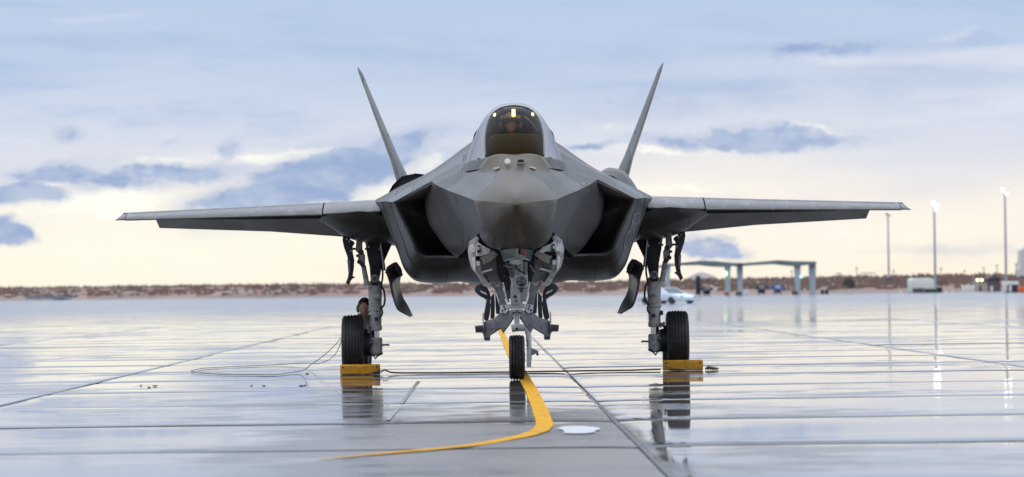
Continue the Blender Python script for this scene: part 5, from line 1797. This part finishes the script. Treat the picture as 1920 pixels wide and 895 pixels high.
# ================================================================== FAR SIDE OF THE APRON
def ground_pt(px, D):
    p = at(px, 540, D)
    return Vector((p.x, p.y, -0.03))


def hpx(n, D):
    return n * D / FPX


# open sunshade: steel legs and gently arched roof beams
DS = 470
shel = empty('aircraft_shelter', ground_pt(1400, DS))
tag(shel, 'open blue-grey steel sunshade on broad legs at the far apron edge', 'shelter')
ztopS = lambda py, px: at(px, py, DS).z
for px, w_, top, dd in ((1252, 10, 493, 0), (1365, 10, 499, 0), (1388, 10.5, 495, 0.4), (1496, 11, 494, 0), (1524, 12.5, 491, 0.4)):
    b0 = ground_pt(px, DS + dd)
    zt = ztopS(top, px)
    ww = hpx(w_, DS)
    MB().prism([(b0.x - ww * 0.40, b0.y, -0.03), (b0.x + ww * 0.40, b0.y, -0.03), (b0.x + ww * 0.55, b0.y, zt), (b0.x - ww * 0.55, b0.y, zt)], (0, 0.7, 0)).build('leg', 'shelter_steel', shel, smooth=0)
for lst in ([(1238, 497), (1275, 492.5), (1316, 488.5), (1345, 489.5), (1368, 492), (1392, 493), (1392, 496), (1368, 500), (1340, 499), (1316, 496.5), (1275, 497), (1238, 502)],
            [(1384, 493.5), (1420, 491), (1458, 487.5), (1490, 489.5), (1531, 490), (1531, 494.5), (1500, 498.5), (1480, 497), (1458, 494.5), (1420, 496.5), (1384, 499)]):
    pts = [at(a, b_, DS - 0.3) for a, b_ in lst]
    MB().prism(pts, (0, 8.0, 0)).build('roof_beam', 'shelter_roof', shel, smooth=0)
for (a, b_, r, mt) in ((1360, 513, 4.2, 'signal_green'), (1502, 519, 2.4, 'signal_teal'), (1262, 515, 3.2, 'signal_green')):
    p = at(a, b_, DS - 0.6)
    MB().ball(p, hpx(r, DS), 10, 8).build('signal_lamp', mt, shel)

# light masts
def mast(px, top, D, lamps, lab, wpx=4.2):
    b0 = ground_pt(px, D)
    e = empty('light_mast', b0)
    tag(e, lab, 'light mast', 'tall light masts behind the apron')
    zt = at(px, top, D).z
    ww = hpx(wpx, D)
    MB().frustum(b0, (b0.x, b0.y, zt), ww * 0.62, ww * 0.36, 12).build('pole', 'pole_steel', e)
    MB().frustum(b0, (b0.x, b0.y, 0.6), ww * 1.0, ww * 0.9, 12).build('footing', 'tower_white', e)
    MB().box((b0.x, b0.y, zt - 0.05), (hpx(10, D), 0.2, 0.12)).build('crossarm', 'pole_steel', e)
    for (ox, oy, r) in lamps:
        c = Vector((b0.x + hpx(ox, D), b0.y - 0.2, zt + hpx(oy, D)))
        hd_ = MB().lathe(c, (0.05, -1, -0.25), [(-0.25, hpx(r * 0.5, D)), (-0.12, hpx(r * 0.9, D)), (0, hpx(r, D)), (0.02, hpx(r * 0.9, D)), (0.02, 0.001)], 14).build('lamp_head', 'pole_steel', e, smooth=30)
        MB().lathe(c + Vector((0, -0.03, -0.01)), (0.05, -1, -0.25), [(0, hpx(r * 0.85, D)), (0.03, hpx(r * 0.8, D)), (0.05, 0.001)], 14).build('lamp_lens', 'floodlight' if r > 2.6 else 'lamp_white', hd_)
    return e


mast(1667, 402, 600, [(-2.5, 1, 2.4), (2.5, -1.5, 2.4)], 'unlit light mast nearest the steel sunshade, right of it', 3.6)
mast(1754, 382, 500, [(-2.5, 2, 3.6), (4.0, -5, 3.8), (3, -10, 2.8)], 'brightly lit mast rising behind the white tent')
mast(1887, 358, 460, [(-4, 2, 3.4), (4, -5, 3.4)], 'tallest light mast beside the white truck at the right edge')
# thin utility poles
for i, (px, top, D) in enumerate(((1607, 500, 620), (1676, 505, 700), (1765, 500, 640), (1809, 505, 760), (1845, 500, 700), (1870, 495, 640), (1485, 505, 690), (1906, 492, 560))):
    b0 = at(px, 540, D)
    b0.z = -0.05
    zt = at(px, top, D).z
    e = empty('utility_pole', b0)
    tag(e, 'thin dark utility pole', 'pole', 'utility poles in the field')
    e['label'] = 'thin dark utility pole ' + ['just right of the dark round bush', 'beside the unlit light mast', 'just right of the brightly lit mast', 'left of the brown shed', 'rising over the brown shed', 'left of the tallest light mast', 'seen through the last sunshade bay', 'left of the white tower'][i]
    MB().frustum(b0, (b0.x, b0.y, zt), hpx(1.0, D), hpx(0.6, D), 8).build('pole', 'wood_pole', e)
    MB().box((b0.x, b0.y, zt - 0.3), (hpx(5, D), 0.12, 0.12)).build('crossarm', 'wood_pole', e)

# dark round bush
def bush(px, D, wpx, hpx_, lab, mt='leaf', n=900, seed=1):
    b0 = at(px, 540, D)
    b0.z = -0.05
    e = empty('bush', b0)
    tag(e, lab, 'bush')
    rs_ = np.random.RandomState(seed)
    W_, H_ = hpx(wpx, D) / 2, hpx(hpx_, D)
    MB().frustum(b0, (b0.x, b0.y, H_ * 0.5), 0.12, 0.06, 7).build('trunk', 'wood_pole', e)
    vs, fs = [], []
    for i in range(n):
        v = rs_.normal(size=3)
        v /= np.linalg.norm(v)
        rr = rs_.uniform(0.5, 1.0) ** 0.5 * (1 + 0.12 * math.sin(v[0] * 5 + v[2] * 4))
        c = Vector((b0.x + v[0] * W_ * rr, b0.y + v[1] * W_ * rr, H_ * 0.5 + v[2] * H_ * 0.5 * rr))
        a = Vector(rs_.normal(size=3)).normalized() * W_ * 0.10
        b2 = a.orthogonal().normalized() * W_ * 0.07
        k = len(vs)
        vs += [c - a, c + b2, c + a, c - b2]
        fs.append((k, k + 1, k + 2, k + 3))
    MB().add(vs, fs).build('crown', mt, e, smooth=0, fix=False)


bush(1592, 515, 26, 29, 'dark green round bush standing alone at the apron edge')

# white frame-tent, vehicles and sheds along the far edge
def box_on(px0, px1, py0, py1, D, depth, nm, mt, parent, bev=0.05):
    a, b_ = at(px0, py1, D), at(px1, py0, D)
    return MB().box(((a.x + b_.x) / 2, a.y + depth / 2, (a.z + b_.z) / 2), (abs(b_.x - a.x), depth, abs(b_.z - a.z))).build(nm, mt, parent, bevel=bev, smooth=30)


def wheel_on(px, py, rpx, D, parent, dy=0.0):
    c = at(px, py, D)
    c.y += dy
    r = hpx(rpx, D)
    return MB().lathe(c, (0, 1, 0), [(-0.1, 0.001), (-0.1, r * 0.55), (-0.12, r * 0.9), (0, r), (0.12, r * 0.9), (0.1, 0.001)], 16).build('wheel', 'rubber', parent)


D = 480
tent = empty('storage_tent', ground_pt(1730, D))
tag(tent, 'white canvas storage tent with rounded roof in front of the lit mast', 'tent')
pts = [at(a, b_, D) for a, b_ in ((1709, 549), (1709, 524), (1714, 521.5), (1746, 521), (1752, 524), (1752, 549))]
MB().prism(pts, (0, 5, 0)).build('canvas', 'van_white', tent, bevel=0.1)
box_on(1712, 1735, 540, 549, D - 0.3, 0.28, 'doorway', 'shed_dark', tent, 0.0)
gt = empty('utility_truck', ground_pt(1750, D - 12))
tag(gt, 'low dark green utility truck parked in front of the white tent', 'truck')
box_on(1734, 1757, 541, 548.5, D - 12, 2.0, 'body', 'vehicle_green', gt)
box_on(1757, 1767, 538, 548.5, D - 12, 2.0, 'cab', 'vehicle_green', gt)
box_on(1759, 1766, 539.5, 543, D - 12.05, 0.05, 'window', 'dark_glass', gt, 0)
for px in (1738, 1763):
    wheel_on(px, 547.6, 2.2, D - 12, gt)
    box_on(px - 2, px + 2, 548, 550, D - 12.3, 0.1, 'tail_lamp', 'red_small', gt, 0)
D = 490
for i, px in enumerate((1806, 1812, 1818, 1824)):
    e = empty('storage_tank', ground_pt(px, D))
    tag(e, ['leftmost small white tank in the row of four tanks', 'second small white tank from the left in the tank row', 'third small white tank from the left in the tank row', 'rightmost small white tank in the row of four tanks'][i], 'tank', 'small white tanks in a row')
    c = ground_pt(px, D)
    MB().lathe((c.x, c.y, -0.03), (0, 0, 1), [(0, 0.17), (0.7, 0.17), (0.85, 0.08), (0.87, 0.001)], 14).build('tank_body', 'van_white', e, smooth=40)
    MB().box((c.x, c.y, 0.9), (0.1, 0.1, 0.06)).build('valve', 'gear_dark', e)
D = 500
for (a0, a1, t, mt, lab) in ((1832, 1852, 527, 'shed_wall', 'tan shed with two lit lamps at the far apron edge'), (1853, 1876, 522, 'shed_dark', 'dark brown shed left of the tallest light mast')):
    e = empty('shed', ground_pt((a0 + a1) / 2, D))
    tag(e, lab, 'shed')
    box_on(a0, a1, t, 549, D, 4, 'wall', mt, e, 0)
    p0, p1 = at(a0 - 1, t, D), at(a1 + 1, t, D)
    pm_ = (p0 + p1) / 2
    MB().prism([p0 + Vector((0, -0.2, 0.01)), p1 + Vector((0, -0.2, 0.01)), pm_ + Vector((0, -0.2, 0.45))], (0, 4.4, 0)).build('roof', 'shed_dark', e, smooth=0)
    box_on(a0 + 4, a0 + 9, 536, 549, D - 0.05, 0.04, 'door', 'van_white' if mt == 'shed_dark' else 'shed_dark', e, 0)
    if mt == 'shed_wall':
        for px in (1833, 1841):
            p = at(px, 525, D - 0.4)
            MB().ball(p, hpx(2.3, D), 10, 8).build('wall_lamp', 'lamp_warm', e)
D = 440
tk = empty('box_truck', ground_pt(1900, D))
tag(tk, 'white box truck with dark cab windows at the right edge', 'truck')
box_on(1884, 1911, 527, 548, D, 2.4, 'box', 'van_white', tk, 0.08)
box_on(1889, 1911, 533.5, 547.5, D - 0.06, 0.05, 'open_side', 'vehicle_dark', tk, 0)
box_on(1892, 1897, 535, 546, D - 0.10, 0.03, 'side_panel', 'van_white', tk, 0)
for px in (1889, 1906):
    wheel_on(px, 548.3, 2.8, D, tk)
cart = empty('ground_cart', ground_pt(1916, D - 5))
tag(cart, 'small orange-red ground cart beside the white truck at the right edge', 'cart')
box_on(1911, 1922, 537, 548, D - 5, 1.2, 'body', 'orange', cart, 0.06)
wheel_on(1914, 549, 1.8, D - 5, cart)
wheel_on(1920, 549, 1.8, D - 5, cart)
twr = empty('tower', ground_pt(1918, 560))
tag(twr, 'pale tapering tower cut by the right edge of the picture', 'tower')
pts = [at(a, b_, 560) for a, b_ in ((1911, 549), (1911, 505), (1914, 498), (1916, 468), (1930, 455), (1945, 505), (1945, 549))]
MB().prism(pts, (0, 4, 0)).build('wall', 'tower_white', twr, smooth=0)
box_on(1912, 1930, 517, 520, 559.9, 0.08, 'window_band', 'vehicle_dark', twr, 0)
# two parked dark jets far under the sunshade, small ground kit
def far_jet(px, D, span_px, lab, mt='vehicle_dark'):
    b0 = ground_pt(px, D)
    e = empty('parked_aircraft', b0)
    tag(e, lab, 'aircraft', 'parked aircraft under the sunshade')
    w_ = hpx(span_px, D) / 2
    h0 = hpx(9, D)
    MB().lathe((b0.x, b0.y, h0), (0, 1, 0), [(-2.0, 0.001), (-1.6, 0.26), (-0.5, 0.5), (2.0, 0.48), (3.0, 0.3)], 14).build('fuselage', mt, e, smooth=40)
    MB().prism([(b0.x - w_, b0.y, h0 + 0.05), (b0.x + w_, b0.y, h0 + 0.05), (b0.x + w_ * 0.7, b0.y, h0 + 0.42), (b0.x - w_ * 0.7, b0.y, h0 + 0.42)], (0, 1.2, 0)).build('wing', mt, e, smooth=0)
    for sx in (-1, 1):
        MB().prism([(b0.x + sx * 0.25, b0.y + 1.5, h0 + 0.3), (b0.x + sx * 0.35, b0.y + 1.5, h0 + 0.3), (b0.x + sx * 0.6, b0.y + 1.8, h0 + 1.0), (b0.x + sx * 0.55, b0.y + 1.8, h0 + 1.0)], (0, 0.6, 0)).build('tail_fin', mt, e, smooth=0)
    for ox in (-0.3, 0.3):
        MB().frustum((b0.x + ox * w_ * 1.2, b0.y, -0.03), (b0.x + ox * w_ * 1.2, b0.y, h0), 0.06, 0.06, 8).build('gear_leg', 'gear_dark', e)
    return e


far_jet(1325, 480, 26, 'dark parked aircraft beside the thick black post, before the hill')
far_jet(1428, 500, 30, 'dark parked aircraft at the left of the group under the sunshade')
far_jet(1458, 505, 34, 'dark blue parked aircraft at the right of the group under the sunshade', 'vehicle_blue')
post = empty('blast_post', ground_pt(1309, 470))
tag(post, 'thick black post left of the parked aircraft', 'post')
box_on(1305, 1313.5, 517, 551, 470, 0.6, 'post_body', 'vehicle_dark', post, 0.05)
box_on(1304, 1314.5, 549, 552.3, 469.9, 0.8, 'post_base', 'vehicle_dark', post, 0.02)
for i, (px, wp, hp2, mt, lab) in enumerate(((1399, 9, 10, 'van_white', 'white equipment box beside the second sunshade leg'), (1362, 8, 5, 'red_small', 'dark red cart at the foot of the first sunshade leg'), (1385, 11, 6, 'shed_dark', 'brown crate at the foot of the second sunshade leg'), (1490, 10, 6, 'shed_dark', 'brown crate at the foot of the third sunshade leg'))):
    e = empty('equipment_box', ground_pt(px, 462))
    tag(e, lab, 'box')
    c = ground_pt(px, 462)
    w_, h_ = hpx(wp, 462), hpx(hp2, 462)
    MB().box((c.x, c.y, h_ / 2), (w_, 0.6, h_)).build('box_body', mt, e, bevel=0.03)
    MB().box((c.x, c.y, h_ + 0.02), (w_ * 1.06, 0.64, 0.04)).build('lid', mt, e)
for i, (px, lab) in enumerate(((1542, 'left one of the two dark barrels right of the sunshade'), (1550, 'right one of the two dark barrels right of the sunshade'))):
    c = ground_pt(px, 470)
    e = empty('barrel', c)
    tag(e, lab, 'barrel', 'two dark barrels')
    MB().lathe((c.x, c.y, -0.03), (0, 0, 1), [(0, 0.2), (0.25, 0.22), (0.5, 0.2)], 14).build('barrel_body', 'vehicle_dark', e, smooth=40)
    MB().lathe((c.x, c.y, 0.47), (0, 0, 1), [(0, 0.21), (0.03, 0.21)], 14).build('rim', 'gear_dark', e)
# curved pipes and pale plant beside the bush
D = 640
for i, (p0, p1, ph, lab) in enumerate(((1566, 1580, 512, 'pale arched pipe left of the round bush'), (1612, 1644, 512, 'pale arched pipe right of the round bush'))):
    e = empty('pipe_arch', at(p0, 545, D))
    tag(e, lab, 'pipe')
    a, b_ = at(p0, 535, D), at(p1, 535, D)
    zt = at(p0, ph, D).z
    MB().tube([(a.x, a.y, 0), (a.x, a.y, zt * 0.8), (a.x + 0.4, a.y, zt), (b_.x - 0.4, a.y, zt), (b_.x, a.y, zt * 0.8), (b_.x, a.y, 0)], 0.10, 8).build('pipe', 'pole_steel', e)
    MB().box((a.x, a.y, 0.3), (0.5, 0.5, 0.6)).build('footing', 'tower_white', e)
for i, (px, py, w_, h_, mt, lab) in enumerate(((1570, 531, 14, 9, 'van_white', 'white tank hut left of the round bush'), (1667, 525, 12, 8, 'vehicle_blue', 'small blue hut at the foot of the unlit mast'), (1625, 530, 9, 8, 'van_white', 'small white hut right of the round bush'), (1636, 527, 10, 12, 'van_white', 'white frame hut between the bush and the unlit mast'))):
    D = 580
    e = empty('hut', ground_pt(px, D))
    tag(e, lab, 'hut')
    box_on(px - w_ / 2, px + w_ / 2, py - h_ / 2, 541, D, 2, 'wall', mt, e, 0)
    box_on(px - w_ / 2 - 0.6, px + w_ / 2 + 0.6, py - h_ / 2 - 1, py - h_ / 2 - 0.1, D - 0.2, 2.4, 'roof', 'pole_steel', e, 0)
    box_on(px - 1.5, px + 1.5, py, 541, D - 0.05, 0.04, 'door', 'shed_dark', e, 0)
# markers at the edge
for i, (px, lab) in enumerate(((1689, 'white cone left of the white tent'), (1774, 'white cone right of the green truck'), (1786, 'white cone between the green truck and the tanks'))):
    c = ground_pt(px, 455)
    tag(MB().lathe((c.x, c.y, -0.028), (0, 0, 1), [(0, 0.14), (0.03, 0.14), (0.03, 0.10), (0.42, 0.03), (0.44, 0.001)], 14).build('traffic_cone', 'van_white', None, smooth=30), lab, 'cone', 'marker cones at the far edge')

# pale saloon car crossing the apron behind the right main wheel
def car(origin, yaw):
    e = empty('car', origin)
    tag(e, 'pale blue-white saloon car driving on the apron behind the right main wheel', 'car')
    Rz = Matrix.Rotation(yaw, 3, 'Z')
    O = Vector(origin)
    def T(mb_, nm, mt, par, **k):
        mb_.v = [tuple(O + Rz @ Vector((v[0], v[1], v[2] * 0.78))) for v in mb_.v]
        return mb_.build(nm, mt, par, **k)
    prof_ = [(-2.2, 0.25), (-2.2, 0.62), (-2.0, 0.80), (-1.3, 0.86), (1.0, 0.88), (1.9, 0.74), (2.15, 0.58), (2.2, 0.25)]
    b_ = T(MB().prism([(x, -0.85, z) for x, z in prof_], (0, 1.7, 0)), 'body', 'car_white', e, bevel=0.07)
    cab = MB().grid([[(-1.55, y, 0.85), (-1.0, y * 0.82, 1.36), (0.1, y * 0.82, 1.40), (0.95, y, 0.87)] for y in (-0.80, 0.80)])
    cab.add([(-1.55, -0.8, 0.85), (-1.0, -0.656, 1.36), (0.1, -0.656, 1.40), (0.95, -0.8, 0.87)], [(0, 1, 2, 3)])
    cab.add([(-1.55, 0.8, 0.85), (-1.0, 0.656, 1.36), (0.1, 0.656, 1.40), (0.95, 0.8, 0.87)], [(3, 2, 1, 0)])
    T(cab, 'roof', 'car_white', e, smooth=0)
    for sy in (-1, 1):
        T(MB().add([(-1.35, sy * 0.79, 0.90), (-0.95, sy * 0.675, 1.30), (0.05, sy * 0.672, 1.33), (0.72, sy * 0.79, 0.90)], [(0, 1, 2, 3)]), 'side_window', 'dark_glass', e, smooth=0)
    T(MB().add([(0.93, -0.70, 0.90), (0.93, 0.70, 0.90), (0.16, 0.60, 1.37), (0.16, -0.60, 1.37)], [(0, 1, 2, 3)]), 'windscreen', 'dark_glass', e, smooth=0)
    for sx in (-1.35, 1.35):
        for sy in (-1, 1):
            T(MB().lathe((sx, sy * 0.78, 0.31), (0, 1, 0), [(-0.11, 0.001), (-0.11, 0.2), (-0.1, 0.3), (0.1, 0.3), (0.11, 0.2), (0.11, 0.001)], 18), 'wheel', 'rubber', e)
    for sy in (-0.6, 0.6):
        T(MB().ball((2.13, sy, 0.62), (0.06, 0.16, 0.07), 10, 6), 'headlight', 'reflector', e)


cp = at(1252, 566, 262)
car((cp.x, cp.y, -0.03), math.radians(-52))

# low blue-grey building far left and orange markers in the field
e = empty('low_building', at(95, 552, 925))
tag(e, 'long low blue-grey building at the far left edge of the field', 'building')
box_on(48, 138, 553.5, 561, 925, 6, 'wall', 'shelter_steel', e, 0)
box_on(46, 140, 552.3, 553.4, 924.6, 7, 'roof', 'pole_steel', e, 0)
for px in range(56, 134, 14):
    box_on(px, px + 6, 555.5, 558.5, 924.9, 0.08, 'window', 'pole_steel', e, 0)
for px, py, hh, lab in ((486, 543, 14, 'pinkish marker board in the field left of the aircraft'), (168, 556, 8, 'small pinkish marker board near the low building')):
    D = edge_y(px) - 4
    e = empty('marker_board', ground_pt(px, D))
    tag(e, lab, 'sign')
    box_on(px - 4, px + 4, py, py + hh * 0.7, D, 0.2, 'board', 'marker_pink', e, 0)
    box_on(px - 1, px + 1, py + hh * 0.7, py + hh + 4, D, 0.15, 'post', 'shed_wall', e, 0)
